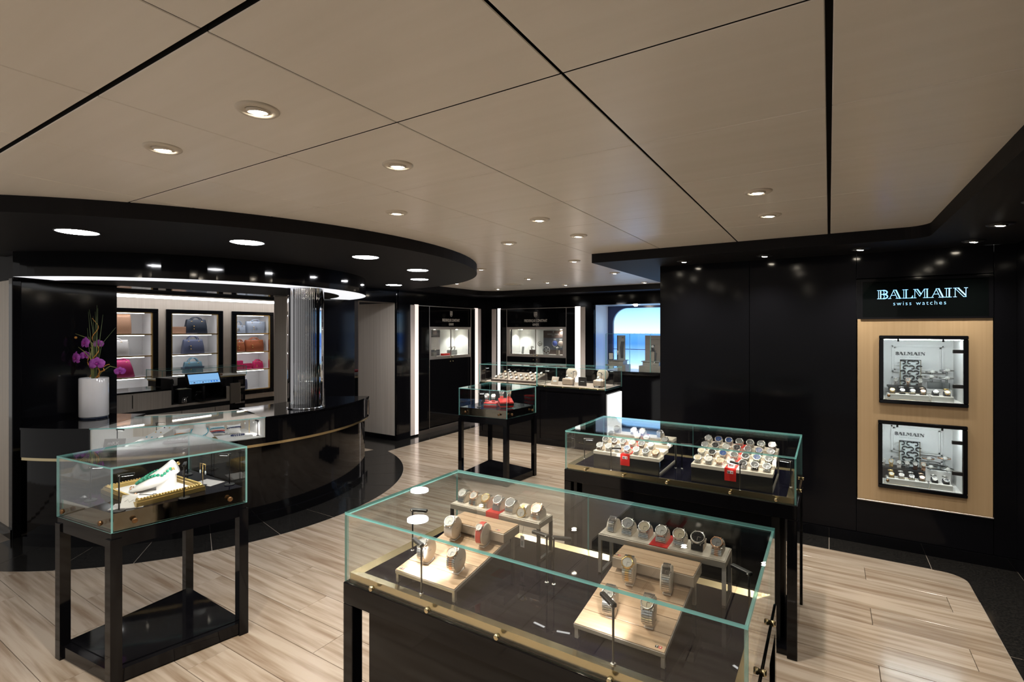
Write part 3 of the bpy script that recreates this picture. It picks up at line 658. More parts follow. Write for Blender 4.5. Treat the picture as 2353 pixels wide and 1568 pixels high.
# ================================================================= watches
_wc = {}
DIALS = {'white': (.52, .51, .48), 'cream': (.48, .42, .31), 'black': (.012, .012, .014), 'silver': (.27, .27, .27), 'blue': (.02, .05, .16), 'grey': (.10, .10, .10), 'green': (.03, .10, .05)}
def dialm(c): return mat('dial_' + c, DIALS[c], .25, coat=.6)
STRAPS = {'leather_black': BLKSTRAP, 'leather_red': REDLEATHER, 'leather_grey': GREYSTRAP, 'leather_brown': BROWNSTRAP, 'leather_white': WHTSTRAP}
def watch_meshes(strap, metal, dial, r, a, b, phi, square, span):
    key = (strap, metal.name, dial, r, a, b, phi, square, span)
    if key in _wc: return _wc[key]
    def pt(t, off=0.):
        n_ = Vector((0, -math.sin(t) / a, math.cos(t) / b)).normalized(); p = Vector((0, -a * math.sin(t), b * math.cos(t))) + n_ * off
        tg = Vector((1, 0, 0)).cross(n_); return p, n_, tg
    st = MB(); N_ = 15; lo, hi = phi - span[0], phi + span[1]
    for i in range(N_):
        t0, t1 = lo + (hi - lo) * i / N_, lo + (hi - lo) * (i + 1) / N_; tm = (t0 + t1) / 2
        wdt = r * (.92 if abs(tm - phi) < .35 else .78)
        if strap.startswith('leather'): cols = [(-wdt, wdt, .0022, STRAPS[strap])]; g = 0.
        else:
            in_ = {'steel': STEEL, 'two_gold': GOLD, 'two_rose': ROSE, 'gold': GOLD, 'rose': ROSE}[strap]; ou = GOLD if strap == 'gold' else (ROSE if strap == 'rose' else STEEL)
            cols = [(-wdt, -wdt * .42, .0026, ou), (-wdt * .38, wdt * .38, .0032, in_), (wdt * .42, wdt, .0026, ou)]; g = .13
        p0, n0, _ = pt(t0 + (t1 - t0) * g, .0006); p1, n1, _ = pt(t1 - (t1 - t0) * g, .0006)
        for x0, x1, th, m in cols:
            V = [(x0, p0.y, p0.z), (x1, p0.y, p0.z), (x1, p1.y, p1.z), (x0, p1.y, p1.z)]
            q0, q1 = p0 + n0 * th, p1 + n1 * th; V += [(x0, q0.y, q0.z), (x1, q0.y, q0.z), (x1, q1.y, q1.z), (x0, q1.y, q1.z)]
            st.add(V, [(0, 3, 2, 1), (4, 5, 6, 7), (0, 1, 5, 4), (1, 2, 6, 5), (2, 3, 7, 6), (3, 0, 4, 7)], m)
    p, n_, tg = pt(phi, .001); M = Matrix(((1, tg.x, n_.x, p.x), (0, tg.y, n_.y, p.y), (0, tg.z, n_.z, p.z), (0, 0, 0, 1)))
    cs = MB(); bz = MB(); dl = MB(); hn = MB(); cw = MB()
    if square:
        cs.bbox((-r * .82, -r, 0), (r * .82, r, .007), metal, .002); dl.box((-r * .62, -r * .74, .007), (r * .62, r * .74, .0076), dialm(dial)); bz.bbox((-r * .8, -r * .98, .0055), (r * .8, -r * .76, .0082), metal, .001); bz.bbox((-r * .8, r * .76, .0055), (r * .8, r * .98, .0082), metal, .001)
    else:
        cs.lathe([(r * .88, 0), (r, .002), (r, .0055), (r * .94, .0068)], metal if metal is not ROSE else STEEL, 24)
        bz.lathe([(r * .99, .0066), (r * .95, .0088), (r * .84, .0088), (r * .80, .0074)], metal, 24, close=False); dl.lathe([(.0003, .0076), (r * .83, .0076)], dialm(dial), 24, close=False)
        for s_ in (-1, 1): cs.bbox((-r * .62, s_ * r * .8, .0005), (-r * .42, s_ * r * 1.12, .004), metal, .001); cs.bbox((r * .42, s_ * r * .8, .0005), (r * .62, s_ * r * 1.12, .004), metal, .001)
    hm = INK if dial in ('white', 'cream', 'silver') else STEEL
    hn.box((-.0005, 0, .0078), (.0005, r * .6, .0081), hm); hn.box((0, -.0006, .0078), (r * .42, .0006, .0081), hm)
    for q in range(12):
        an = q * PI / 6; c_, s2 = math.cos(an) * r * .7, math.sin(an) * r * .7
        if square: c_, s2 = c_ * .7, s2 * .85
        hn.box((c_ - .0005, s2 - .0005, .0077), (c_ + .0005, s2 + .0005, .0079), hm)
    cw.lathe([(.0018, r * .98), (.0022, r * 1.02), (.0022, r * 1.16), (.0016, r * 1.18)], metal, 10, (0, 0, .0035), 'x')
    out = []
    for nm, mb in (('strap', st), ('case', cs.xf(M)), ('bezel', bz.xf(M)), ('dial', dl.xf(M)), ('hands', hn.xf(M)), ('crown', cw.xf(M))): out.append((nm, mb.mesh(nm)))
    _wc[key] = out; return out
WORD = {'steel': 'steel bracelet', 'two_gold': 'steel and gold bracelet', 'two_rose': 'steel and rose gold bracelet', 'gold': 'gold bracelet', 'rose': 'rose gold bracelet',
        'leather_black': 'black strap', 'leather_red': 'red strap', 'leather_grey': 'grey strap', 'leather_brown': 'brown strap', 'leather_white': 'white strap'}
def look(strap, dial, square=False): return '%s-dial %s%s watch' % (dial, 'square ' if square else '', WORD[strap].replace(' bracelet', ''))
def watch(loc, strap, dial, label, group, r=.0195, a=.032, b=.040, phi=.35, square=False, metal=None, rotz=0., span=(.8, 1.0), full=True):
    metal = metal or {'gold': GOLD, 'rose': ROSE, 'two_gold': GOLD, 'two_rose': ROSE}.get(strap, STEEL)
    t = thing('wristwatch', label, 'watch', loc, (0, 0, rotz), group); P_ = {}
    for nm, me in watch_meshes(strap, metal, dial, r, a, b, phi, square, span):
        if not full and nm in ('hands', 'crown'): continue
        par = P_.get('case') if nm in ('bezel', 'crown') else (P_.get('dial') if nm == 'hands' else t)
        P_[nm] = put(nm, me, par)
    return t
_cc = {}
def cushion(loc, label, group, a=.031, b=.039, wd=.034, m=None, rotz=0.):
    m = m or CREAM; key = (a, b, wd, m.name)
    if key not in _cc:
        mb = MB(); n_ = 16; V = []
        for s_, k_ in ((-1, .93), (-.86, 1), (.86, 1), (1, .93)):
            for i in range(n_ + 1): q = -PI / 2 + PI * i / n_; V.append((s_ * wd / 2, -a * k_ * math.sin(q), max(0, b * k_ * math.cos(q))))
        Fs = []; k_ = n_ + 1
        for j in range(3):
            for i in range(n_): Fs.append((j * k_ + i, j * k_ + i + 1, j * k_ + k_ + i + 1, j * k_ + k_ + i))
            Fs.append((j * k_ + n_, j * k_, j * k_ + k_, j * k_ + k_ + n_))
        Fs += [tuple(range(n_, -1, -1)), tuple(range(3 * k_, 4 * k_))]
        mb.add(V, Fs, m); _cc[key] = mb.mesh('watch_cushion')
    return tag(put('watch_cushion', _cc[key], None, loc, (0, 0, rotz)), label, 'cushion', group)

# ---- raised risers with seven watches each
ORD = ['first', 'second', 'third', 'fourth', 'fifth', 'sixth', 'seventh']
def riser(x0, x1, y0, y1, z, label, redfront):
    t = thing('watch_riser', label, 'riser', ((x0 + x1) / 2, (y0 + y1) / 2, .797)); W, D, h = (x1 - x0) / 2, (y1 - y0) / 2, z - .797
    put('tray', MB().bbox((-W, -D, h - .022), (W, D, h - .002), TRAYEDGE, .001).mesh('tray'), t)
    put('pad', MB().box((-W + .004, -D + .004, h - .002), (W - .004, D - .004, h), TRAYTOP).mesh('pad'), t)
    put('red_insert', MB().box((-.03, -D - (.001 if redfront else -.003), h - (.024 if redfront else .001)), (.03, D - .004, h + .0008), RED).mesh('red_insert'), t)
    for sx in (-1, 1):
        for sy in (-1, 1): put('leg', MB().box((sx * W, sy * D, 0), (sx * (W - .011), sy * (D - .011), h - .022), BLKMETAL if redfront else TRAYEDGE).mesh('leg'), t)
    for sx in (-1, 1): put('foot_bar', MB().box((sx * W, -D, 0), (sx * (W - .011), D, .008), BLKMETAL).mesh('foot_bar'), t)
    return t
riser(-1.315, -.900, 1.628, 1.735, .94, 'raised black legged watch riser with a red front tab', True)
riser(-.683, -.268, 1.660, 1.778, .94, 'raised metal legged watch riser with a flat red insert', False)
WA = [('steel', 'white', 0, .017, .35), ('two_rose', 'white', 0, .017, .35), ('two_gold', 'cream', 0, .017, .35), ('leather_grey', 'silver', 0, .019, .30), ('steel', 'silver', 0, .020, .30), ('two_gold', 'white', 0, .018, .95), ('two_rose', 'cream', 0, .021, .30)]
WBd = [('steel', 'black', 1, .012, .25), ('steel', 'silver', 0, .020, .30), ('steel', 'cream', 0, .0195, .30), ('steel', 'white', 0, .019, .35), ('steel', 'cream', 0, .020, .30), ('leather_black', 'black', 0, .0215, .25), ('two_rose', 'silver', 0, .0175, .35)]
for L_, x0, yc, nm in ((WA, -1.315, 1.682, 'red tab riser'), (WBd, -.683, 1.720, 'red insert riser')):
    for i, (st, dl, sq, r, ph) in enumerate(L_):
        x = x0 + .033 + .0582 * i; where = ', on its red patch' if i == 3 else ', %s from red toward %s' % (('one', 'two', 'three')[abs(i - 3) - 1], 'case end' if (i < 3) == (L_ is WA) else 'case middle')
        z = .9408 if i == 3 else .94
        cushion((x, yc + .004, z), 'cream half-round cushion on the %s%s' % (nm, where), 'cushions on the two raised risers')
        watch((x, yc + .004, z), st, dl, look(st, dl, sq) + ' on ' + nm + where, 'watches on the two raised risers', r=r * 1.08, phi=ph + .25, square=bool(sq), metal=STEEL if st == 'leather_grey' else None)
pt_ = thing('price_tag', 'white price tag hanging by a thread from the red tab riser', 'price tag', (-.968, 1.622, .84)); put('card', MB().box((-.0085, -.0005, 0), (.0085, .0005, .042), PAPER).mesh('card'), pt_)
put('barcode', MB().box((-.006, -.0009, .006), (.004, -.0005, .024), GREYINK).mesh('barcode'), pt_); put('thread', MB().tube([(0, 0, .041), (.001, .003, .06), (0, .01, .079)], .0005, INK, 5).mesh('thread'), pt_)

# ---- wooden stepped stands with four watches on drums
def logo(parent, x, y, z, k=.008):
    l = put('logo', MB().box((-k * 1.05, -k / 2, 0), (-k * .08, k / 2, .0004), INK).box((k * .08, -k / 2, 0), (k * 1.05, k / 2, .0004), RED).mesh('logo'), parent, (x, y, z))
    m = MB().box((-k * .85, k * .15, .0004), (-k * .28, k * .32, .0007), WMATTE).box((-k * .64, -k * .35, .0004), (-k * .48, k * .16, .0007), WMATTE)
    m.box((k * .25, -k * .09, .0004), (k * .89, k * .09, .0007), WMATTE).box((k * .48, -k * .33, .0004), (k * .66, k * .33, .0007), WMATTE); put('letter_and_cross', m.mesh('letter_and_cross'), l); return l
def wood_stand(x0, x1, y0, label, lx):
    t = thing('wooden_stand', label, 'display stand', ((x0 + x1) / 2, y0, .797)); W = (x1 - x0) / 2; L_, zb, zf_ = .325, .090, .043
    Rm = Matrix.Rotation(math.atan2(zb - zf_, L_), 4, 'X'); LL = math.hypot(L_, zb - zf_)
    fr = MB().bbox((-W, 0, -.016), (W, LL, -.003), TRAYEDGE, .001).xf(Matrix.Translation((0, 0, zf_)) @ Rm); put('tray', fr.mesh('tray'), t)
    for i in range(5):
        a, b = LL * i / 5, LL * (i + 1) / 5
        put('plank', MB().bbox((-W + .002, a + .0012, -.003), (W - .002, b - .0012, .0), WOOD, .0008).xf(Matrix.Translation((0, 0, zf_)) @ Rm).mesh('plank'), t)
    put('step_body', MB().bbox((-W + .012, .265, .095), (W + .012, .372, .126), TRAYEDGE, .001).mesh('step_body'), t)
    for i in range(3): put('plank', MB().bbox((-W + .014, .2665 + .035 * i, .126), (W + .010, .2995 + .035 * i, .129), WOOD, .0008).mesh('plank'), t)
    for sx in (-1, 1):
        put('leg', MB().box((sx * (W - .002), .004, 0), (sx * (W - .012), .014, zf_ - .014), TRAYEDGE).mesh('leg'), t); put('leg', MB().box((sx * (W - .002), .35, 0), (sx * (W - .012), .362, .10), TRAYEDGE).mesh('leg'), t)
    o = logo(t, lx[0] * (W - .02), lx[1], lx[2])
    if lx[2] < .1: o.rotation_euler = (math.atan2(zb - zf_, L_), 0, 0)
    logo(t, -lx[0] * (W - .025), .283, .129)
    return t
S1, S2 = 'wooden stand under the red strap watch', 'wooden stand under the square dial watch'
wood_stand(-1.245, -.990, 1.245, 'oak plank stepped stand carrying the red strap watch', (-1, .013, .045))
wood_stand(-.600, -.348, 1.280, 'oak plank stepped stand carrying the square dial watch', (1, .013, .045))
_dr = {}
def drum_stand(loc, rotz, label, group, R=.038, wd=.030):
    t = thing('watch_drum', label, 'watch stand', loc, (0, 0, rotz), group)
    if not _dr:
        _dr['d'] = MB().lathe([(R * .3, -wd / 2), (R * .93, -wd / 2), (R, -wd / 2 + .003), (R, wd / 2 - .003), (R * .93, wd / 2), (R * .3, wd / 2)], CREAM, 36, (0, 0, R + .006), 'x').mesh('drum')
        _dr['f'] = MB().bbox((-wd / 2 + .004, -.014, 0), (wd / 2 - .002, .034, .004), WMATTE, .001).tube([(wd / 2 - .002, .030, .002), (wd / 2 - .004, .024, .030)], .0016, WMATTE, 6).mesh('foot')
        _dr['t'] = MB().box((wd / 2, -.006, R + .006), (wd / 2 + .0003, .006, R + .0075), GREYINK).mesh('maker_mark')
    put('drum', _dr['d'], t); put('foot', _dr['f'], t); put('maker_mark', _dr['t'], t); return t
def board_z(y, y0): return .797 + .0435 + (y - y0) * (.047 / .325)
ZA = lambda x, y: (780 + x / 3.919, 1050 + y / 3.919)
ZB = lambda x, y: (1250 + x / 3.75, 1150 + y / 3.75)
DS = [(ZA(1010, 755), 1.245, 'leather_white', 'white', .021, 0, 'on red strap oak stand'), (ZA(1275, 815), 1.245, 'leather_red', 'white', .0125, 0, 'small, on the oak stand beside the step'), (ZA(765, 965), 1.245, 'steel', 'silver', .017, 0, 'in the white lamp glare on the oak stand'), (ZA(1035, 1055), 1.245, 'two_rose', 'white', .018, 0, 'at the oak stand front near the lamp glare'),
      (ZB(725, 735), 1.280, 'two_gold', 'white', .018, 0, 'on the oak stand with the square dial watch'), (ZB(1050, 815), 1.280, 'steel', 'black', .0135, 1, 'on an upright drum on the oak stand'), (ZB(560, 1015), 1.280, 'steel', 'white', .017, 0, 'partly behind the stem lamp on the oak stand'), (ZB(895, 1105), 1.280, 'steel', 'cream', .018, 0, 'near the red cross logo of the oak stand')]
for (px, y0, st, dl, r, sq, wh) in DS:
    z = .85
    for _ in range(4): p = Pz(px[0], px[1], z); z = board_z(min(p.y + .012, y0 + .26), y0)
    loc = (p.x, p.y + .012, z + .0003); lk = look(st, dl, sq)
    drum_stand(loc, .12, 'cream round drum under the %s %s' % (lk, 'on the oak stand'), 'cream drums on the oak stands')
    watch((loc[0], loc[1], loc[2] + .044), st, dl, lk + ' ' + wh, 'watches on the oak stands', r=r, a=.038, b=.038, phi=.72, square=bool(sq), rotz=.12, span=(1.0, 1.35))

# ---- stepped trays with red tabs in the second case
def step_tray(x0, x1, y0, y1, label):
    t = thing('watch_tray', label, 'watch tray', ((x0 + x1) / 2, y0, .797)); W, L_ = (x1 - x0) / 2, y1 - y0
    put('front_board', MB().bbox((-W, 0, 0), (W, .012, .082), BLKMETAL, .001).mesh('front_board'), t)
    for sx in (-1, 1): put('side_frame', MB().box((sx * W, .002, 0), (sx * (W - .008), .012, .09), TRAYEDGE).box((sx * W, L_ - .012, 0), (sx * (W - .008), L_, .155), TRAYEDGE).box((sx * W, .01, .0), (sx * (W - .008), L_, .010), TRAYEDGE).mesh('side_frame'), t)
    for j in range(4):
        z = .10 + .0185 * j; put('step', MB().bbox((-W - .001, L_ * j / 4, z - .020), (W + .001, L_ * (j + 1) / 4, z), TRAYTOP, .001).mesh('step'), t)
    rt = put('red_tab', MB().box((-.029, -.0025, .034), (.029, 0, .103), RED).mesh('red_tab'), t)
    for j in range(4): z = .10 + .0185 * j; put('red_strip', MB().box((-.029, L_ * j / 4 - (.0025 if j == 0 else 0), z), (.029, L_ * (j + 1) / 4 - .0005, z + .0006), RED).mesh('red_strip'), t)
    put('tab_label', MB().box((-.015, -.0032, .074), (.015, -.0025, .090), WMATTE).box((-.013, -.0036, .076), (-.001, -.0032, .088), INK).box((-.0105, -.004, .085), (-.003, -.0036, .087), WMATTE).box((-.0075, -.004, .077), (-.006, -.0036, .086), WMATTE).box((.004, -.0036, .0805), (.013, -.0032, .0835), RED).box((.007, -.0036, .0775), (.010, -.0032, .0865), RED).mesh('tab_label'), rt)
    return t
ty0, ty1 = 2.955, 3.355
step_tray(-1.247, -.839, ty0, ty1, 'half-empty four step watch tray with a red tab'); step_tray(-.658, -.249, ty0, ty1, 'full four step watch tray with a red tab')
FULL = [['steel cream', 'steel white', 'two_rose cream', 'steel silver', 'steel black', 'leather_black black', 'steel black'], ['steel cream', 'leather_brown black', 'steel blue', 'steel grey', 'leather_black black', 'leather_black blue', 'leather_brown black'],
        ['steel silver', 'steel black', 'steel white', 'steel black', 'leather_black grey', 'leather_black blue', 'steel black'], ['steel silver', 'steel blue', 'steel blue', 'steel grey', 'steel black', 'leather_black black', 'leather_black black']]
HALF = [['leather_brown silver', 'steel silver', 'steel black', 'steel blue', 'steel silver', 'steel black', 'two_rose cream'], ['steel black', 'leather_brown black', 'steel black', 'steel cream', 'leather_brown black', 'steel white', None],
        ['steel black', None, None, 'leather_brown cream', 'steel white', None, 'steel silver'], ['steel black', None, 'leather_brown brown', 'leather_brown black', None, 'steel black', None]]
ROWN = ['lowest', 'second', 'third', 'top']; 
for T_, x0, nm, ends in ((FULL, -.658, 'full', ('middle', 'end')), (HALF, -1.247, 'half-empty', ('end', 'middle'))):
    for j in range(4):
        for i in range(7):
            if not T_[j][i]: continue
            st, dl = T_[j][i].split(); dl = dl if dl in DIALS else 'grey'
            x, y, z = x0 + .0292 + .0584 * i, ty0 + .05 + .1 * j, .897 + .0185 * j + .0005
            wh = '%s tray, %s step, %s' % (nm, ROWN[j], 'on red' if i == 3 else '%s from red toward %s' % (('one', 'two', 'three')[abs(i - 3) - 1], ends[i > 3]))
            cushion((x, y, z), 'cream cushion on the ' + wh, 'cushions in the red tab trays', a=.028, b=.032)
            watch((x, y, z), st, dl, look(st, dl) + ' on ' + wh, 'watches in the red tab trays', r=.0220, a=.029, b=.033, phi=.62, span=(.8, .75))

# ================================================================= twin corner watch cabinets (black, lettered)
def crest(parent, loc, rot, h, m):
    mb = MB(); w_ = h * .7
    out = [(-w_ / 2, h), (w_ / 2, h), (w_ / 2, h * .28), (w_ * .25, h * .04), (0, 0), (-w_ * .25, h * .04), (-w_ / 2, h * .28), (-w_ / 2, h)]
    stroke(mb, out, h * .07, m)
    for p in ([(0, 0), (0, h)], [(-w_ / 2, h * .62), (w_ / 2, h * .62)], [(-w_ / 2, h * .36), (w_ / 2, h * .36)], [(-w_ * .32, h * .72), (-w_ * .12, h * .9)], [(.1 * w_, h * .72), (.1 * w_, h * .92), (.36 * w_, h * .92), (.36 * w_, h * .72)], [(-w_ * .36, h * .5), (-.12 * w_, h * .5)], [(.12 * w_, h * .44), (.38 * w_, h * .56)], [(-.3 * w_, h * .22), (-.1 * w_, h * .3)]): stroke(mb, p, h * .065, m)
    return mb.build('crest', parent, loc, rot)
def corner_cabinet(axis, label, a0, a1, l0, l1, r0, r1, va, vb, vmid, wx):
    """axis 'y': wall faces -Y along x; axis 'x': wall faces +X along y. a0..a1 door bay, l/r light columns"""
    t = thing('watch_cabinet', label, 'cabinet', (0, YB, 0) if axis == 'y' else (XL, 0, 0), (0, 0, 0) if axis == 'y' else (0, 0, PI / 2))
    # local frame: x along wall (rightwards seen from the room), y into the wall, z up
    zt = 2.02
    def bx(nm, x0, x1, d0, d1, z0, z1, m, par=None, r=.001): return put(nm, MB().bbox((x0, -d1, z0), (x1, -d0, z1), m, r).mesh(nm), par or t)
    bx('side_panel', l1, a0 - .004, 0, .018, .07, zt, BLACK); bx('side_panel', a1 + .004, r0, 0, .018, .07, zt, BLACK)
    bx('header_panel', a0, a1, 0, .018, 1.70, zt, BLACK)
    for x in (a0 - .002, a1 + .002): bx('mullion', x - .004, x + .004, 0, .022, .07, zt, BRUSHED)
    bx('top_trim', l1, r0, 0, .022, zt, zt + .01, BRUSHED)
    LC = LEDP if axis == 'y' else mat('led_soft_tube', (1, .9, .85), .5, emit=(1, .84, .78), estr=.62)
    bx('light_column', l0 + (.04 if axis == 'y' else 0), l1, 0, .012, .03, zt + .02, LC); bx('light_column', r0, r1, 0, .012, .03, zt + .02, LC)
    bx('column_return', l0 - .09, l0, 0, .012, .03, zt + .01, LEDPINK); bx('column_return', r1, r1 + .09, 0, .012, .03, zt + .01, LEDPINK)
    m_ = (a0 + a1) / 2
    for s_, x0, x1 in ((-1, a0 + .004, m_ - .002), (1, m_ + .002, a1 - .004)):
        d_ = bx('door', x0, x1, 0, .018, .09, 1.165, BLACK); kx = m_ + s_ * .035
        put('knob', MB().lathe([(.006, -.018), (.010, -.024), (.011, -.03), (.006, -.034)], BRASS, 12, (kx, 0, 1.12), 'y').mesh('knob'), d_)
    # vitrine doors: metal frame with glass
    bx('frame_top', a0 + .003, a1 - .003, 0, .02, 1.655, 1.697, BRUSHED); bx('frame_bottom', a0 + .003, a1 - .003, 0, .02, 1.17, 1.215, BRUSHED)
    bx('frame_side', a0 + .003, va, 0, .02, 1.215, 1.655, BRUSHED); bx('frame_side', vb, a1 - .003, 0, .02, 1.215, 1.655, BRUSHED)
    bx('frame_split', m_ - .003, m_ + .003, 0, .02, 1.17, 1.697, BRUSHED)
    for x0, x1 in ((va, m_ - .003), (m_ + .003, vb)): put('glass_door', MB().prism([(x0, -.014), (x1, -.014), (x1, -.008), (x0, -.008)], 1.215, 1.655, GLASS, caps=EDGE, sides=[GLASS, EDGE, GLASS, EDGE]).mesh('glass_door'), t)
    for s_ in (-1, 1): put('lock', MB().lathe([(.009, -.02), (.012, -.03), (.006, -.036)], BRASS, 12, (m_ + s_ * .035, 0, 1.195), 'y').mesh('lock'), t)
    # niche box behind
    nb = MB(); D_ = .34; V_ = VITW
    nb.box((va - .01, .0, 1.205), (vb + .01, D_, 1.215), WMATTE).box((va - .01, 0, 1.655), (vb + .01, D_, 1.665), V_).box((va - .02, 0, 1.205), (va - .0, D_, 1.66), V_).box((vb, 0, 1.205), (vb + .02, D_, 1.66), V_).box((va - .02, D_, 1.2), (vb + .02, D_ + .01, 1.67), V_)
    put('niche', nb.mesh('niche'), t)
    for fx in (.12, .88): spot('niche_spot_beam', (va + (vb - va) * fx, .17, 1.64), 7., (1, .95, .88), 120, .7, .012, parent=t); put('niche_spot', MB().lathe([(.012, 1.648), (.02, 1.654)], LAMPW, 12, (va + (vb - va) * fx, .18, 0)).mesh('niche_spot'), t)
    text('lettering', 'FREDERIQUE CONSTANT', .047, SILVERTXT, t, (wx, -.0185, 1.787), WALL_Y, width=.46, bold=.012)
    text('lettering', 'GENEVE', .038, SILVERTXT, t, (wx, -.0185, 1.722), WALL_Y, width=.125, bold=.012)
    crest(t, (wx, -.0185, 1.872), WALL_Y, .085, SILVERTXT)
    bx('kick', l1, r0, 0, .015, .0, .07, BRUSHED if axis == 'x' else BLACK)
    return t
cabB = corner_cabinet('y', 'black lettered watch cabinet on the back wall beside the sea window', -4.967, -3.776, -5.214, -5.109, -3.614, -3.519, -4.90, -3.84, None, -4.368)
cabL = corner_cabinet('x', 'black lettered watch cabinet on the wall by the linen pier', 6.162, 7.262, 5.835, 5.915, 7.393, 7.49, 6.20, 7.235, None, 6.711)
def loc_in(cab, x, y, z): return (x, YB + y, z) if cab is cabB else (XL - y, x, z)
def niche_thing(cab, name, label, cat, x, y, z, group=None): return thing(name, label, cat, loc_in(cab, x, y, z), (0, 0, 0 if cab is cabB else PI / 2), group)
# back cabinet contents
t = niche_thing(cabB, 'poster_board', 'dark poster board with two printed watches inside the back wall cabinet', 'poster', -4.10, .20, 1.215)
put('board', MB().box((-.23, 0, 0), (.23, .012, .42), mat('poster_slate', (.09, .10, .12), .4)).mesh('board'), t)
put('band', MB().box((-.23, -.001, .29), (.23, 0, .42), BROWNP).mesh('band'), t); put('foot_band', MB().box((-.23, -.001, 0), (.23, 0, .08), BROWNP).mesh('foot_band'), t)
text('lettering', 'FREDERIQUE CONSTANT', .022, GREYINK, t, (-.03, -.002, .345), WALL_Y, width=.24); text('lettering', 'GENEVE', .018, GREYINK, t, (-.03, -.002, .318), WALL_Y, width=.07); crest(t, (-.03, -.002, .378), WALL_Y, .034, GREYINK)
for i, (x, c) in enumerate(((.0, (.10, .14, .42)), (.115, (.55, .45, .40)))):
    put('printed_watch', MB().lathe([(.0005, -.003), (.048, -.003), (.05, -.002)], mat('print_dial_%d' % i, c, .5), 24, (x, 0, .195), 'y', close=False).lathe([(.05, -.002), (.054, -.004), (.058, -.002)], STEEL, 24, (x, 0, .195), 'y', close=False).box((x - .025, -.002, .25), (x + .025, -.001, .275), GREYINK).box((x - .025, -.002, .12), (x + .025, -.001, .142), GREYINK).mesh('printed_watch'), t)
t = niche_thing(cabB, 'logo_disc', 'pale cut-out gear disc standing before the dark poster board', 'ornament', -4.22, .10, 1.216)
mb = MB(); mb.lathe([(.058, -.004), (.07, -.004), (.07, .004), (.058, .004)], GREYINK, 28, (0, 0, .072), 'y', close=False).lathe([(.058, -.004), (.058, .004)], GREYINK, 28, (0, 0, .072), 'y', close=False)
for q in range(6): a_ = q * PI / 3; mb.tube([(0, 0, .072), (.06 * math.cos(a_), 0, .072 + .06 * math.sin(a_))], .006, GREYINK, 6)
mb.ball((0, 0, .072), .026, GREYINK, sc=(1, .3, 1)); put('wheel', mb.mesh('wheel'), t); put('foot', MB().box((-.05, -.012, 0), (.05, .012, .006), GREYINK).mesh('foot'), t)
t = niche_thing(cabB, 'small_gear', 'small silver gear wheel fixed before the cabinet glass split', 'ornament', -4.36, .12, 1.215)
put('wheel', MB().lathe([(.03, -.003), (.045, -.003), (.045, .003), (.03, .003)], STEEL, 20, (0, 0, .185), 'y', close=False).ball((0, 0, .185), .022, STEEL, sc=(1, .3, 1)).mesh('wheel'), t); put('rod', MB().tube([(0, .004, 0), (0, .004, .15)], .003, ACRYL, 6).mesh('rod'), t)
t = niche_thing(cabB, 'book', 'narrow grey booklet standing in the back wall cabinet', 'booklet', -4.73, .14, 1.215); put('cover', MB().bbox((-.022, -.004, 0), (.022, .004, .13), GREYINK, .001).xf(Matrix.Rotation(-.12, 4, 'X') @ Matrix.Rotation(.06, 4, 'Y')).mesh('cover'), t)
WG = 'watches inside the lettered corner cabinets'
def block(cab, x, y, z, w_, d_, h, m, label): 
    t = niche_thing(cab, 'display_block', label, 'display block', x, y, z, 'blocks inside the lettered corner cabinets'); put('body', MB().bbox((-w_ / 2, -d_ / 2, 0), (w_ / 2, d_ / 2, h), m, .002).mesh('body'), t); put('top_plate', MB().box((-w_ / 2 + .002, -d_ / 2 + .002, h), (w_ / 2 - .002, d_ / 2 - .002, h + .002), m).mesh('top_plate'), t)
block(cabB, -4.50, .10, 1.215, .08, .08, .075, BROWNP, 'brown block under a watch by the back cabinet glass split'); block(cabB, -3.99, .10, 1.215, .05, .05, .075, TAUPE, 'slim taupe block under a watch before the dark poster')
def cabwatch(cab, x, y, z, label, rz=0.): watch(loc_in(cab, x, y, z + .028), 'steel', 'white', label, WG, r=.019, a=.026, b=.028, phi=.9, rotz=(0 if cab is cabB else PI / 2) + rz, span=(2.2, 2.4), full=False)
cabwatch(cabB, -4.50, .10, 1.2925, 'upright looped steel watch on the brown block'); cabwatch(cabB, -3.99, .10, 1.2925, 'upright looped steel watch on the slim taupe block')
# left cabinet contents
t = niche_thing(cabL, 'poster_board', 'dark poster board with a printed portrait inside the cabinet by the linen pier', 'poster', 6.42, .16, 1.215)
put('board', MB().box((-.21, 0, 0), (.21, .012, .43), mat('poster_slate', (.09, .10, .12), .4)).mesh('board'), t)
put('picture', MB().box((-.205, -.002, .10), (.205, 0, .31), PAPER).mesh('picture'), t)
pr = MB(); F2 = lambda pts, m, y: pr.add([(p[0], y, p[1]) for p in pts], [tuple(range(len(pts)))], m)
F2([(-.19, .10), (-.10, .10), (-.11, .19), (-.125, .225), (-.17, .225), (-.185, .19)], mat('print_cream', (.75, .66, .50), .6), -.003)
F2(_a(-.147, .262, .034, .042, 0, 360, 16), HAIR, -.0032); F2(_a(-.146, .258, .02, .028, 0, 360, 14), SKIN, -.0036); F2([(-.155, .215), (-.138, .215), (-.138, .24), (-.155, .24)], SKIN, -.0034); F2([(-.185, .12), (-.172, .12), (-.165, .20), (-.18, .20)], SKIN, -.0034)
put('print', pr.mesh('print'), t); text('lettering', 'FREDERIQUE CONSTANT', .022, GREYINK, t, (.0, -.002, .36), WALL_Y, width=.24); text('lettering', 'GENEVE', .018, GREYINK, t, (0, -.002, .332), WALL_Y, width=.07); crest(t, (0, -.002, .385), WALL_Y, .032, GREYINK)
text('lettering', 'HIGHLIFE', .012, GREYINK, t, (.09, -.003, .205), WALL_Y, width=.09) if False else None
block(cabL, 6.36, .06, 1.215, .07, .06, .06, GREYP, 'grey block under a watch before the portrait poster'); block(cabL, 6.93, .14, 1.215, .16, .10, .08, GREYINK, 'wide grey block under two looped watches')
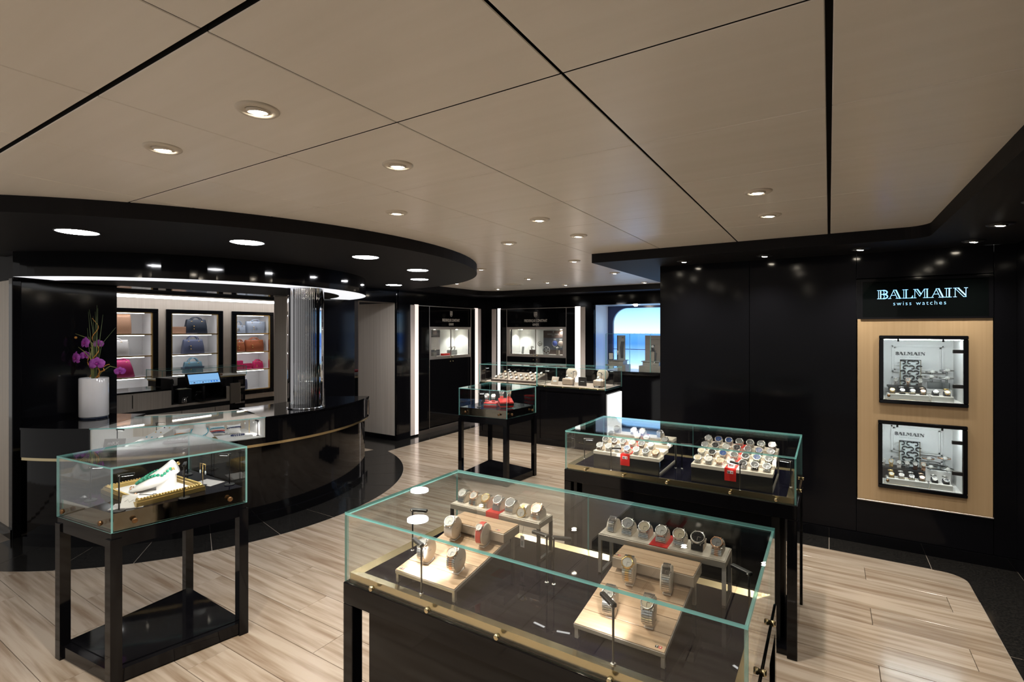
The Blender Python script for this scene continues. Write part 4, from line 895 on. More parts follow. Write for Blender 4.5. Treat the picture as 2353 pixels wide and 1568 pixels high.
cabwatch(cabL, 6.36, .06, 1.2775, 'looped steel watch in front of the printed portrait'); cabwatch(cabL, 6.885, .14, 1.2975, 'looped steel watch on the wide grey block, nearer the glass split'); cabwatch(cabL, 6.97, .14, 1.2975, 'looped steel watch on the wide grey block, farther from the glass split')
t = niche_thing(cabL, 'red_box', 'flat red box lying under the cabinet glass split', 'box', 6.70, .10, 1.2155); put('base', MB().bbox((-.09, -.03, 0), (.09, .03, .02), RED, .003).mesh('base'), t); put('lid', MB().bbox((-.092, -.032, .02), (.092, .032, .034), RED, .003).mesh('lid'), t)

# ================================================================= blue sea window in the back wall
D1 = YB + .62
t = thing('display_window', 'deep display window with backlit sea picture and blue reveal', 'display window', ((WINX0 + WINX1) / 2, YB, WINZ0)); hx = (WINX1 - WINX0) / 2
REVEAL = mat('reveal_white', (.76, .76, .76), .25)
put('sea_picture', MB().quad((-hx, .66, 0), (hx, .66, 0), (hx, .66, 1.07), (-hx, .66, 1.07), SEA).mesh('sea_picture'), t)
put('reveal_left', MB().box((-hx - .03, 0, -.03), (-hx, .64, 1.10), REVEAL).mesh('reveal_left'), t); put('reveal_right', MB().box((hx, 0, -.03), (hx + .03, .64, 1.10), REVEAL).mesh('reveal_right'), t)
put('reveal_top', MB().box((-hx, 0, 1.07), (hx, .64, 1.10), REVEAL).mesh('reveal_top'), t); put('reveal_floor', MB().box((-hx, 0, -.03), (hx, .64, 0), mat('reveal_floor', (.70, .70, .70), .3)).mesh('reveal_floor'), t)
# blue screen with a round-cornered opening in front of the picture
ox0, r_ = -hx + .09, .26; zt_ = 1.035; mb = MB(); ring = [(ox0, 0)] + _a(ox0 + r_, zt_ - r_, r_, r_, 180, 90, 12) + [(hx, zt_)]
V = [(x, .60, z) for x, z in ring]; top = [(-hx, .60, 0)] + [(-hx + (x - ox0) * 1.0 if i < 13 else hx, .60, 1.07 if i > 0 else 0) for i, (x, z) in enumerate(ring)][1:]
mb.add(V + top, [(i, i + 1, len(V) + i + 1, len(V) + i) for i in range(len(V) - 1)], BLUEPANEL)
mb.add([(x, .60, z) for x, z in ring] + [(x, .655, z) for x, z in ring], [(i, len(ring) + i, len(ring) + i + 1, i + 1) for i in range(len(ring) - 1)], BLUEPANEL, True); put('arched_screen', mb.mesh('arched_screen'), t)
put('window_spot', MB().lathe([(.02, 1.045), (.03, 1.05), (.03, 1.069)], LAMPW, 14, (-hx + .62, .22, 0)).mesh('window_spot'), t)
fr = MB().box((-hx - .03, -.012, -.03), (-hx, 0, 1.10), BLACK).box((-hx - .03, -.012, 1.07), (hx + .03, 0, 1.10), BLACK).box((-hx - .03, -.02, -.05), (hx + .03, .0, 0), BLACK); put('frame', fr.mesh('frame'), t)
GW = mat('grey_stone_step', (.30, .29, .27), .5)
def step_plinth(x, w_, label, h2):
    t = thing('stepped_plinth', label, 'plinth', (x, YB + .17, WINZ0), group='stepped plinths in the sea window')
    put('lower_step', MB().bbox((-w_ / 2, -.13, 0), (w_ / 2, .13, .10), GW, .002).mesh('lower_step'), t); put('upper_step', MB().bbox((-w_ * .36, -.10, .10), (w_ * .36, .10, h2), GW, .002).mesh('upper_step'), t)
    put('overhang', MB().bbox((-w_ * .42, -.11, h2), (w_ * .42, .11, h2 + .012), GREYP, .001).mesh('overhang'), t); return t
step_plinth(-2.93, .34, 'stepped grey plinth under the portrait panel in the sea window', .16); step_plinth(-2.36, .36, 'stepped grey plinth under the taupe panel in the sea window', .16)
t = thing('glass_display_frame', 'tall blue tinted glass showcase along the sea window', 'showcase', (-2.35, YB + .17, WINZ0))
for x in (-.73, -.33, .0, .19, .40, .80): put('glass_post', MB().box((x - .004, -.152, .0), (x + .004, -.144, .595), EDGE).mesh('glass_post'), t)
put('glass_front', MB().prism([(-.73, -.15), (.83, -.15), (.83, -.145), (-.73, -.145)], 0, .595, GLASS, caps=EDGE, sides=[GLASS, EDGE, GLASS, EDGE]).mesh('glass_front'), t)
put('glass_top', MB().prism([(-.73, -.15), (.83, -.15), (.83, .15), (-.73, .15)], .595, .601, GLASS, sides=[EDGE] * 4).mesh('glass_top'), t); put('mid_rail', MB().box((-.73, .10, .34), (.83, .108, .35), BLUEPANEL).mesh('mid_rail'), t)
t = thing('portrait_panel', 'narrow printed panel with a standing suited figure in the sea window', 'poster', (-2.90, YB + .16, 1.158)); put('panel', MB().box((-.02, -.01, 0), (.10, .0, .40), mat('print_grey', (.35, .36, .37), .6)).mesh('panel'), t); put('panel_side', MB().box((-.04, -.01, 0), (-.02, .0, .40), MATTE).mesh('panel_side'), t)
pr = MB(); F2 = lambda pts, m, y: pr.add([(p[0], y, p[1]) for p in pts], [tuple(range(len(pts)))], m)
F2([(.025, .03), (.07, .03), (.075, .20), (.085, .30), (.03, .30), (.01, .20)], SUIT, -.0105); F2(_a(.058, .345, .014, .02, 0, 360, 12), SKIN, -.0107); F2(_a(.058, .355, .016, .016, 0, 180, 10), HAIR, -.0109); put('print', pr.mesh('print'), t)
t = thing('taupe_panel', 'taupe backing panel with a watch pedestal in the sea window', 'panel', (-2.36, YB + .20, 1.158)); put('panel', MB().box((-.13, 0, 0), (.13, .012, .40), TAUPE).mesh('panel'), t); put('hook', MB().tube([(-.04, -.005, .34), (.10, -.005, .34)], .004, GREYP, 6).mesh('hook'), t)
t = thing('watch_pedestal', 'black framed pedestal holding an upright watch in the sea window', 'pedestal', (-2.34, YB + .13, 1.158)); put('core', MB().box((-.03, -.03, 0), (.03, .03, .155), mat('pedestal_taupe', (.34, .29, .24), .4)).mesh('core'), t); put('frame', MB().box((-.04, -.04, .155), (.04, .04, .163), BLACK).box((-.04, -.036, 0), (-.03, -.03, .155), BLACK).box((.03, -.036, 0), (.04, -.03, .155), BLACK).mesh('frame'), t)
watch((-2.34, YB + .13, 1.158 + .163 + .045), 'leather_black', 'white', 'upright black strap watch on the framed pedestal in the sea window', 'watches in the sea window', r=.022, a=.03, b=.045, phi=1.1, span=(2.2, 2.2), full=False)
watch((-2.89, YB + .08, 1.158 + .12), 'leather_white', 'white', 'pale watch before the suited figure panel', 'watches in the sea window', r=.02, a=.02, b=.03, phi=1.1, span=(2.0, 2.0), full=False)
t = thing('phone_stand', 'upright pale tablet card with black rim beside the portrait panel', 'card', (-3.02, YB + .10, 1.158)); put('rim', MB().bbox((-.04, -.004, 0), (.04, .004, .12), BLACK, .002).mesh('rim'), t); put('card', MB().box((-.034, -.006, .01), (.034, -.004, .11), PAPER).mesh('card'), t)

# ================================================================= pair of tall glass counters
def tall_unit(label, x0, x1, y0, y1, glow):
    t = thing('glass_counter', label, 'display counter', ((x0 + x1) / 2, (y0 + y1) / 2, 0)); W, D = (x1 - x0) / 2, (y1 - y0) / 2
    glass_box(t, [(-W, -D), (W, -D), (W, D), (-W, D)], .832, 1.12, .008)
    put('brass_base', MB().bbox((-W + .01, -D + .01, .832), (W - .01, D - .01, .85), BRASS, .002).mesh('brass_base'), t); put('felt_deck', MB().box((-W + .012, -D + .012, .85), (W - .012, D - .012, .853), TAUPE).mesh('felt_deck'), t)
    put('cabinet', MB().bbox((-W + .012, -D + .012, .03), (W - .012, D - .012, .78), BLACK, .002).mesh('cabinet'), t); put('top_rail', MB().bbox((-W, -D, .78), (W, D, .832), BLACK, .002).mesh('top_rail'), t)
    for x in (-W, W - .05): put('stile', MB().bbox((x, -D, 0), (x + .05, -D + .02, .78), BLACK, .001).mesh('stile'), t)
    put('bottom_rail', MB().bbox((-W + .05, -D + .002, .0), (W - .05, -D + .02, .09), BLACK, .001).mesh('bottom_rail'), t)
    for fx in (-.75, -.2, .3, .8): button(t, (fx * W, -D, .842), (0, -1, 0))
    if glow: put('light_panel', MB().bbox((W - .012, -D + .10, .06), (W + .006, D - .02, .765), WHITEPANEL, .002).mesh('light_panel'), t)
    return t
tall_unit('black glass topped counter with a brown tray of watches', -4.606, -3.588, 6.41, 7.048, False)
tall_unit('black glass topped counter with a glowing white side panel', -3.584, -2.535, 6.41, 7.048, True)
t = thing('watch_tray', 'low brown sloped tray full of watches in the tall counter', 'watch tray', (-4.07, 6.72, .853))
mb = MB(); mb.add([(-.39, -.20, 0), (.39, -.20, 0), (.39, .20, 0), (-.39, .20, 0), (-.39, -.20, .03), (.39, -.20, .03), (.39, .20, .12), (-.39, .20, .12)], [(0, 3, 2, 1), (4, 5, 6, 7), (0, 1, 5, 4), (1, 2, 6, 5), (2, 3, 7, 6), (3, 0, 4, 7)], BROWNP); put('body', mb.mesh('body'), t)
mb = MB(); mb.add([(-.37, -.19, .0335), (.37, -.19, .0335), (.37, .19, .119), (-.37, .19, .119)], [(0, 1, 2, 3)], TAUPE); put('lining', mb.mesh('lining'), t)
st_ = ['steel', 'steel', 'leather_brown', 'steel', 'leather_black', 'steel', 'two_rose', 'leather_brown']; dl_ = ['white', 'silver', 'cream', 'white', 'white', 'silver', 'cream', 'white']
for j in range(3):
    for i in range(8):
        if j == 2 and i in (3, 4): continue
        x, y = -4.07 - .33 + .094 * i, 6.72 - .13 + .13 * j; z = .853 + .0335 + (y - 6.72 + .19) * .225
        cushion((x, y, z), 'taupe cushion in brown tray, %s row, %s from the linen pier end' % (('lowest', 'middle', 'top')[j], ORDN[i]), 'cushions in the brown tray', a=.024, b=.026, m=TAUPE)
        watch((x, y, z), st_[(i + 3 * j) % 8], dl_[(i + 3 * j) % 8], look(st_[(i + 3 * j) % 8], dl_[(i + 3 * j) % 8]) + ', brown tray, %s row, %s from pier end' % (('lowest', 'middle', 'top')[j], ORDN[i]), 'watches in the brown tray', r=.021, a=.025, b=.027, phi=.7, span=(.8, .7), full=False)
for x, y, an, lb in ((-4.55, 6.50, .6, 'black stem lamp at the far glass end of the brown tray counter'), (-4.11, 6.45, 1.4, 'black stem lamp before the brown sloped tray'), (-3.50, 6.52, .4, 'black stem lamp beside the leaning brown card'), (-3.075, 6.56, 1.6, 'black stem lamp between the round lidded boxes'), (-2.65, 6.55, 2.6, 'black stem lamp at the glowing panel end of the counter'), (-2.62, 6.95, 3.6, 'black stem lamp at the back corner over the glowing panel')):
    stem_lamp(x, y, .853, .20, an, lb, 'lamps in the tall glass counters', .9, base=.022)
t = thing('name_card', 'leaning brown name card in the tall counter', 'card', (-3.38, 6.56, .853), (0, 0, -.15)); put('card', MB().box((-.06, 0, 0), (.06, .004, .12), mat('brown_card', (.24, .19, .14), .5)).xf(Matrix.Rotation(-.35, 4, 'X')).mesh('card'), t); put('print', MB().box((-.03, -.001, .045), (.03, 0, .065), GREYINK).xf(Matrix.Rotation(-.35, 4, 'X')).mesh('print'), t)
for x, lb in ((-3.20, 'taupe box with raised round cream lid beside the black card'), (-2.72, 'taupe box with raised round cream lid by the glowing panel end')):
    t = thing('gift_box', lb, 'gift box', (x, 6.66, .853), group='round lidded gift boxes'); put('drum', MB().bbox((-.075, -.06, 0), (.075, .06, .095), mat('box_taupe', (.33, .26, .20), .5), .012).mesh('drum'), t)
    put('lid', MB().lathe([(.002, -.008), (.078, -.008), (.085, 0), (.085, .012), (.002, .012)], CREAM, 32, (.02, .065, .165), 'y').mesh('lid'), t); put('lining', MB().ball((0, 0, .097), .05, PAPER, sc=(1.1, .9, .3)).mesh('lining'), t)
    put('lid_mark', MB().lathe([(.001, -.0085), (.012, -.0085)], GREYINK, 12, (.02, .065, .165), 'y', close=False).mesh('lid_mark'), t)
    watch((x - .01, 6.655, .853 + .112), 'steel', 'white', 'steel watch resting in the opened round lidded box' + (' beside the black card' if x < -3 else ' at the glowing end'), 'watches in the gift boxes', r=.02, a=.026, b=.02, phi=.5, span=(1.2, 1.2), full=False)
t = thing('name_card', 'upright black card between the round lidded boxes', 'card', (-2.96, 6.62, .853), (0, 0, -.1)); put('card', MB().bbox((-.065, -.006, 0), (.065, .006, .125), mat('black_card', (.02, .018, .018), .4), .002).mesh('card'), t); put('print', MB().box((-.03, -.0068, .06), (.03, -.006, .068), GREYINK).mesh('print'), t)
t = thing('price_plate', 'small dark price plate before the round lidded box', 'price plate', (-2.70, 6.53, .853)); put('plate', MB().bbox((-.045, -.01, 0), (.045, .01, .025), BLKMETAL, .002).mesh('plate'), t); put('digits', MB().box((-.03, -.0106, .008), (.02, -.01, .017), GREYINK).mesh('digits'), t)

# ================================================================= lettered sign and two wall vitrines on the black wall
sg = thing('illuminated_sign', 'black illuminated sign with glowing blue lettering above the tan panel', 'sign', (.582, YR, 1.885))
put('face', MB().box((-.362, .006, -.14), (.362, .014, .132), mat('sign_glass_black', (.002, .003, .003), .03, spec=.15)).mesh('face'), sg)
for a_, b_ in (((-.375, -.006, -.152), (.385, .016, -.140)), ((-.375, -.006, .132), (.385, .016, .146)), ((-.375, -.006, -.14), (-.362, .016, .132)), ((.362, -.006, -.14), (.385, .016, .132))): put('frame_bar', MB().box(a_, b_, BLACK).mesh('frame_bar'), sg)
inline_word('lettering', .521, BLUETXT, sg, (-.0095, .0045, .0), WALL_Y); text('lettering', 'swiss watches', .031, BLUETXT, sg, (-.0195, .0055, -.052), WALL_Y, width=.305, bold=-.012, spacing=1.35)
put('surround', MB().box((-.40, .014, -.155), (.386, .03, .155), BLACK).mesh('surround'), sg)
tp = MB(); holed(tp, 'y', YR + .006, YR + .03, .187, .966, .345, 1.732, [(.345, .812, 1.115, 1.585), (.340, .806, .475, .945)], TAN)
tpo = tp.build('tan_panel'); tpo.parent = wro
put('ledge', MB().bbox((.183, YR - .008, .335), (.970, YR + .03, .345), BRUSHED, .002).mesh('ledge'), wro)
GRN = mat('vitrine_pale', (.78, .78, .77), .5)
def scroll(mb, cx, cz, r, m, flip=1, n_=16):
    pts = [(cx + flip * r * (1 - .72 * i / n_) * math.cos(4.6 * i / n_ + .5), -.002, cz + r * (1 - .72 * i / n_) * math.sin(4.6 * i / n_ + .5)) for i in range(n_ + 1)]
    mb.tube(pts, [.0042] * (n_) + [.0065], m, 5)
def vitrine(zb, label, low):
    x0, x1, h = (.322, .836, .51) if not low else (.316, .831, .51); xm = (x0 + x1) / 2
    t = thing('wall_vitrine', label, 'vitrine', (xm, YR, zb)); W = (x1 - x0) / 2; fw = .027
    for a_, b_ in (((-W, -.016, 0), (W, .012, fw)), ((-W, -.016, h - fw), (W, .012, h)), ((-W, -.016, fw), (-W + fw, .012, h - fw)), ((W - fw, -.016, fw), (W, .012, h - fw))): put('frame_bar', MB().bbox(a_, b_, BLACK, .004).mesh('frame_bar'), t)
    w_, D = W - fw, .34; a0, a1 = fw, h - fw
    nb = MB().box((-w_ - .004, .008, a0 - .006), (w_ + .004, D, a0), GRN).box((-w_ - .004, .012, a1), (w_ + .004, D, a1 + .006), GRN).box((-w_ - .01, .012, a0), (-w_, D, a1), GRN).box((w_, .012, a0), (w_ + .01, D, a1), GRN); put('interior', nb.mesh('interior'), t)
    bk = MB().box((-w_, D, a0), (w_, D + .01, a1), GRN)
    for r_ in ((-.15, .17, .19, .40), (-.15, .17, .02, .15)):
        for q, z in ((.0, .012), (.014, .006)):
            xa, xb, za, zb_ = r_[0] + q, r_[1] - q, a0 + r_[2] + q, a0 + r_[3] + q * -1
            for A_, B_ in (((xa, D - z, za), (xb, D, za + .010)), ((xa, D - z, zb_ - .010), (xb, D, zb_)), ((xa, D - z, za), (xa + .010, D, zb_)), ((xb - .010, D - z, za), (xb, D, zb_))): bk.box(A_, B_, GRN)
    put('back_panel', bk.mesh('back_panel'), t)
    put('led_strip', MB().box((-w_ + .01, .035, a1 - .006), (w_ - .01, .05, a1 - .001), mat('vitrine_led', (1, 1, 1), .5, emit=(.88, .97, 1.0), estr=42.)).mesh('led_strip'), t)
    put('glass', MB().prism([(-w_, .0), (w_, .0), (w_, .005), (-w_, .005)], a0, a1, GLASS, caps=EDGE, sides=[GLASS, EDGE, GLASS, EDGE]).mesh('glass'), t)
    for x in (-.14, .12): put('top_clip', MB().bbox((x - .006, -.004, a1 - .018), (x + .006, .008, a1), BLKMETAL, .001).mesh('top_clip'), t)
    for z in (.135 + (.02 if low else 0), .385 - (.01 if low else 0)): put('hinge', MB().bbox((w_ - .058, -.006, z), (w_, .012, z + .026), BLKMETAL, .002).mesh('hinge'), t)
    put('key', MB().lathe([(.004, -.002), (.010, -.006), (.010, -.010)], mat('dark_bronze', (.20, .11, .05), .35, metal=.8), 12, (-w_ + .032, 0, a0 + .03), 'y').mesh('key'), t)
    inline_word('lettering', .19, INK, t, (-.035, D - .002, a0 + .325), WALL_Y, 1.7); text('lettering', 'swiss watches', .009, GREYINK, t, (-.035, D - .0025, a0 + .305), WALL_Y, width=.12, spacing=1.3)
    fl_ = zb + a0
    def W_(nm, lb, cat, x, y, z, g=None): return thing(nm, lb, cat, (xm + x, YR + y, fl_ + z), group=g)
    vn = 'lower' if low else 'upper'
    sc_ = W_('scroll_screen', 'black scrollwork screen standing in the %s wall vitrine' % vn, 'screen', -.035, .30, .085)
    mb = MB().box((-.066, 0, 0), (-.062, .006, .205), BRASS).box((.062, 0, 0), (.066, .006, .205), BRASS).box((-.066, 0, .200), (.066, .006, .205), INK).box((-.066, 0, 0), (.066, .006, .004), INK); put('frame', mb.mesh('frame'), sc_)
    mb = MB()
    for q in range(5):
        for k_ in range(3):
            scroll(mb, -.042 + .042 * k_ + (.01 if q % 2 else -.004), .022 + .040 * q, .022, INK, 1 if (q + k_) % 2 else -1)
    put('scrollwork', mb.mesh('scrollwork'), sc_); put('mirror_back', MB().box((-.062, .005, .004), (.062, .006, .2), mat('screen_mirror', (.72, .78, .78), .3)).mesh('mirror_back'), sc_)
    sh = W_('black_shelf', 'low black shelf for upright watches in the %s wall vitrine' % vn, 'shelf', -.095 if low else -.07, .235, 0); L_ = .135 if low else .115
    put('board', MB().bbox((-L_, -.045, .072), (L_, .085, .085), MATTE, .001).mesh('board'), sh); put('front', MB().box((-L_, -.044, 0), (L_, -.03, .072), MATTE).mesh('front'), sh)
    G1_ = 'upright watches on the black shelf of the %s vitrine' % vn
    S3 = [('steel', 'white'), ('two_rose', 'white'), ('steel', 'white')] if not low else [('steel', 'white'), ('gold', 'white'), ('leather_white', 'white'), ('steel', 'white'), ('leather_brown', 'white'), ('rose', 'white')]
    for i, (s_, d_) in enumerate(S3):
        x = (-.135 + .075 * i) if not low else (-.21 + .05 * i); a2 = '' if low else ''
        tt = W_('watch_hook', 'clear watch hook, %s on the black shelf from its key side, %s vitrine' % (ORD[i], vn), 'watch hook', x, .225, .085, 'clear hooks in the %s vitrine' % vn); put('strip', MB().tube([(0, .0, .0), (0, .012, .002), (0, .014, .02), (0, 0, .045)], .004, ACRYL, 6).mesh('strip'), tt); put('base', MB().bbox((-.010, -.014, 0), (.010, .014, .003), ACRYL, .001).mesh('base'), tt)
        watch((xm + x, YR + .225, fl_ + .085 + .028), s_, d_, look(s_, d_) + ', %s on black shelf, %s vitrine' % (ORD[i], vn), G1_, r=.016, a=.014, b=.034, phi=.9, span=(.5, 1.6), full=False)
    GB = 'cushioned watches on white blocks of the %s vitrine' % vn
    for (bx0, bx1, nm, ws_) in ((-.20, .045, 'long', [('gold', 'white'), ('leather_black' if not low else 'steel', 'white'), ('steel', 'silver' if not low else 'black'), ('two_rose', 'white')]), (.055, .185, 'short', [('leather_black', 'silver'), ('two_gold' if not low else 'leather_black', 'white' if not low else 'black')])):
        bt = W_('white_block', '%s white block for cushioned watches in the %s vitrine' % (nm, vn), 'display block', (bx0 + bx1) / 2, .085, 0); hw_ = (bx1 - bx0) / 2
        put('body', MB().bbox((-hw_, -.05, 0), (hw_, .05, .04), GRN, .002).mesh('body'), bt); put('lip', MB().box((-hw_, -.052, 0), (hw_, -.05, .036), mat('block_front', (.50, .52, .51), .5)).mesh('lip'), bt)
        for i, (s_, d_) in enumerate(ws_):
            x = bx0 + (bx1 - bx0) * (i + .5) / len(ws_)
            cushion((xm + x, YR + .09, fl_ + .04), 'dark cushion, %s on the %s block, %s vitrine' % (ORD[i], nm, vn), 'dark cushions of the %s vitrine' % vn, a=.032, b=.034, wd=.036, m=mat('slate_cushion', (.035, .035, .045), .5))
            watch((xm + x, YR + .09, fl_ + .04), s_, d_, look(s_, d_) + ', %s on the %s block, %s vitrine' % (ORD[i], nm, vn), GB, r=.0165, a=.033, b=.035, phi=.75, span=(.5, .8), full=False)
            if low or i > 0:
                watch((xm + x - .003, YR + .098, fl_ + .046), s_, 'white', look(s_, 'white') + ', behind the %s, %s block, %s vitrine' % (ORD[i], nm, vn), GB, r=.0165, a=.033, b=.036, phi=-.10, span=(.3, .3), full=False)
    rl = W_('brass_rail', 'thin brass rail frame before the long block of the %s vitrine' % vn, 'rail', -.08, .028, 0); q = .135
    put('rod', MB().tube([(-q, 0, 0), (-q, 0, .055), (q, 0, .055), (q, 0, 0)], .0016, BRASS, 6).mesh('rod'), rl); put('base_rod', MB().tube([(-q, 0, .002), (q, 0, .002)], .0016, BRASS, 6).mesh('base_rod'), rl)
    ac = W_('acrylic_riser', 'clear acrylic riser under the hoop watches of the %s vitrine' % vn, 'riser', .125, .25, 0); put('lower_step', MB().bbox((-.075, -.05, 0), (.075, .05, .075 if not low else .10), GRN, .002).mesh('lower_step'), ac); put('upper_step', MB().bbox((-.06, -.02, .075 if not low else .10), (.07, .045, .125 if not low else .13), ACRYL, .002).mesh('upper_step'), ac)
    hz = [(-.045, -.03, .165, .036), (.045, -.03, .16, .042), (-.035, .02, .20, .036), (.055, .02, .215, .042)] if not low else [(-.045, -.035, .125, .038), (.055, -.035, .12, .038), (-.05, .02, .175, .036), (.045, .02, .19, .038)]
    for i, (x, y, z, r_) in enumerate(hz):
        tt = W_('hoop_watch', 'thin hoop bangle watch, %s, over the acrylic riser, %s vitrine' % (('lower wide', 'lower far', 'upper wide', 'upper far')[i], vn), 'watch', .125 + x, .25 + y, z, 'hoop watches of the %s vitrine' % vn)
        put('hoop', MB().lathe([(r_, -.004), (r_ + .0025, -.004), (r_ + .0025, .004), (r_, .004)], ROSE if low and i > 1 else STEEL, 28, close=False).lathe([(r_, .004), (r_, -.004)], STEEL, 28, close=False).mesh('hoop'), tt)
        put('dial', MB().lathe([(.0005, -.004), (.014, -.004), (.015, -.001)], dialm('white'), 18, (0, -r_, .006), 'y', close=False).xf(Matrix.Translation((0, -r_, .006)) @ Matrix.Rotation(-.6, 4, 'X') @ Matrix.Translation((0, r_, -.006))).mesh('dial'), tt)
        put('holder', MB().tube([(0, 0, -.004), (0, 0, -z + (.127 if z > .14 and not low else (.132 if low and y > 0 else .076 if not low else .101)))], .006, ACRYL, 8).mesh('holder'), tt)
    if not low:
        cdd = W_('white_card', 'small white card before the acrylic riser in the upper vitrine', 'card', .115, .16, .04); put('card', MB().box((-.034, 0, 0), (.034, .003, .038), PAPER).mesh('card'), cdd); put('print', MB().box((-.012, -.0005, .014), (.012, 0, .02), GREYINK).mesh('print'), cdd)
    return t
vitrine(1.096, 'upper black framed wall vitrine of watches on the tan panel', False)
vitrine(.454, 'lower black framed wall vitrine of watches on the tan panel', True)

# ================================================================= necklace case contents
FZ = .797
t = thing('necklace_tray', 'ornate gilt picture frame lying flat around the white necklace cloth', 'picture frame', (-3.015, 1.265, FZ), (0, 0, .0)); fx, fy = .205, .158
def moulding(nm, p, q, par, m, flip):
    p, q = Vector(p), Vector(q); d_ = (q - p).normalized(); n_ = Vector((-d_.y, d_.x, 0)); mb = MB(); prof = [(0, 0), (0, .022), (.006, .022), (.008, .032), (.016, .036), (.022, .030), (.030, .030), (.034, .020), (.034, 0)]
    V = [p + n_ * a + d_ * a + Vector((0, 0, b)) for a, b in prof] + [q + n_ * a - d_ * a + Vector((0, 0, b)) for a, b in prof]; k_ = len(prof)
    mb.add(V, [(i, k_ + i, k_ + i + 1, i + 1) for i in range(k_ - 1)], m)
    L_ = (q - p).length; n2 = int(L_ / .013)
    for i in range(2, n2 - 1):
        c = p + d_ * (L_ * i / n2) + n_ * .013 + Vector((0, 0, .036)); mb.ball(c, .0058, m, 6, 4, (1, 1, .8))
    put(nm, mb.mesh(nm), par)
c4 = [(-fx, -fy, 0), (fx, -fy, 0), (fx, fy, 0), (-fx, fy, 0)]
GILT = mat('gilt', (.52, .37, .14), .35, metal=.9)
for i in range(4): moulding('moulding', c4[i], c4[(i + 1) % 4], t, GILT, 0)
put('cloth', MB().box((-fx + .032, -fy + .032, 0), (fx - .032, fy - .032, .016), WMATTE).mesh('cloth'), t)
# white leaning neck bust: loft of ellipses
bs = thing('necklace_bust', 'white leaning neck bust inside the gilt frame', 'display bust', (-3.06, 1.175, FZ + .016), (0, 0, -.60)); mb = MB()
secs = [(0, .004, .016, .005), (.025, .012, .055, .010), (.06, .028, .082, .020), (.10, .046, .088, .028), (.135, .064, .070, .032), (.165, .084, .046, .034), (.185, .102, .038, .034), (.20, .114, .040, .034)]
V = []; n_ = 20
for y, z, rx, rz in secs:
    for k_ in range(n_): a_ = 2 * PI * k_ / n_; V.append((rx * math.cos(a_), y - rz * .55 * math.sin(a_), z + rz * math.sin(a_)))
Fs = [(i * n_ + k_, i * n_ + (k_ + 1) % n_, (i + 1) * n_ + (k_ + 1) % n_, (i + 1) * n_ + k_) for i in range(len(secs) - 1) for k_ in range(n_)] + [tuple(range(n_ - 1, -1, -1)), tuple(range((len(secs) - 1) * n_, len(secs) * n_))]
mb.add(V, Fs, WMATTE, True); put('neck_form', mb.mesh('neck_form'), bs); put('easel', MB().box((-.03, .12, 0), (.03, .20, .07), WMATTE).mesh('easel'), bs)
nk = thing('bead_necklace', 'green faceted bead necklace with gold clusters draped on the white bust', 'necklace', (-3.06, 1.175, FZ + .016), (0, 0, -.60))
def surf(x, y):
    for i in range(len(secs) - 1):
        if secs[i][0] <= y <= secs[i + 1][0]:
            f_ = (y - secs[i][0]) / (secs[i + 1][0] - secs[i][0]); rx, rz, z = [secs[i][q] + f_ * (secs[i + 1][q] - secs[i][q]) for q in (2, 3, 1)]
            s_ = max(0, 1 - (x / rx) ** 2) ** .5; return z + rz * s_ + .006, s_ * rz * .55 + .003
    return .1, 0
pts = []
for i in range(35):
    q = -1 + 2 * i / 34; x = .060 * math.sin(q * 2.1); y = .040 + .150 * abs(q) ** 1.4; z, dy = surf(x, min(y, .195)); pts.append((x, y - dy, z))
for p_ in pts: put('bead', MB().ball(p_, .0078, GREENBEAD, 8, 5).mesh('bead'), nk)
mb = MB()
for e in (pts[0], pts[-1]):
    for q in range(9): mb.ball((e[0] + random.uniform(-.010, .010), e[1] + .012 + random.uniform(-.008, .012), e[2] + random.uniform(-.006, .006)), .004, GOLD, 6, 4)
put('gold_clusters', mb.mesh('gold_clusters'), nk); mb = MB()
for q in range(14): mb.ball((random.uniform(-.016, .016), .018 + random.uniform(-.016, .014), .020 + random.uniform(-.006, .004)), .0042, ROSE if q % 2 else WMATTE, 6, 4)
put('pendant_cluster', mb.mesh('pendant_cluster'), nk)
t = thing('cord_bracelet', 'dark cord bracelet lying on the white cloth in the gilt frame', 'bracelet', (-2.93, 1.19, FZ + .0165)); put('cord', MB().tube([(-.05, -.02, .002), (-.02, -.012, .003), (0, .005, .003), (.03, .012, .004), (.045, .03, .003), (.03, .04, .003), (.022, .028, .003), (.035, .02, .003)], .0018, INK, 6).mesh('cord'), t); put('charm', MB().ball((-.05, -.02, .005), .006, ROSE).ball((-.03, -.016, .005), .005, WMATTE).mesh('charm'), t)
t = thing('earrings', 'gold drop earrings hanging on a small clear stand behind the bust', 'earrings', (-2.90, 1.455, FZ)); put('stand', MB().tube([(0, 0, 0), (0, 0, .12)], .002, GOLD, 6).tube([(-.03, 0, .12), (.03, 0, .12)], .002, GOLD, 6).lathe([(.02, 0), (.02, .004)], ACRYL, 14).mesh('stand'), t)
for x in (-.027, .027): put('drop', MB().tube([(x, 0, .12), (x, 0, .085)], .0009, GOLD, 5).ball((x, 0, .075), .008, mat('clear_gem', (.6, .68, .75), .08, metal=.4), 8, 4, (.7, .5, 1.4)).mesh('drop'), t)
t = thing('name_card', 'small white card leaning at the corner of the necklace case', 'card', (-2.845, 1.085, FZ), (0, 0, .9)); put('card', MB().box((-.032, 0, 0), (.032, .002, .062), PAPER).xf(Matrix.Rotation(-.5, 4, 'X')).mesh('card'), t); put('script', MB().tube([(-.018, -.001, .03), (-.006, -.001, .04), (.002, -.001, .026), (.018, -.001, .036)], .0007, GREYINK, 4).xf(Matrix.Rotation(-.5, 4, 'X')).mesh('script'), t)
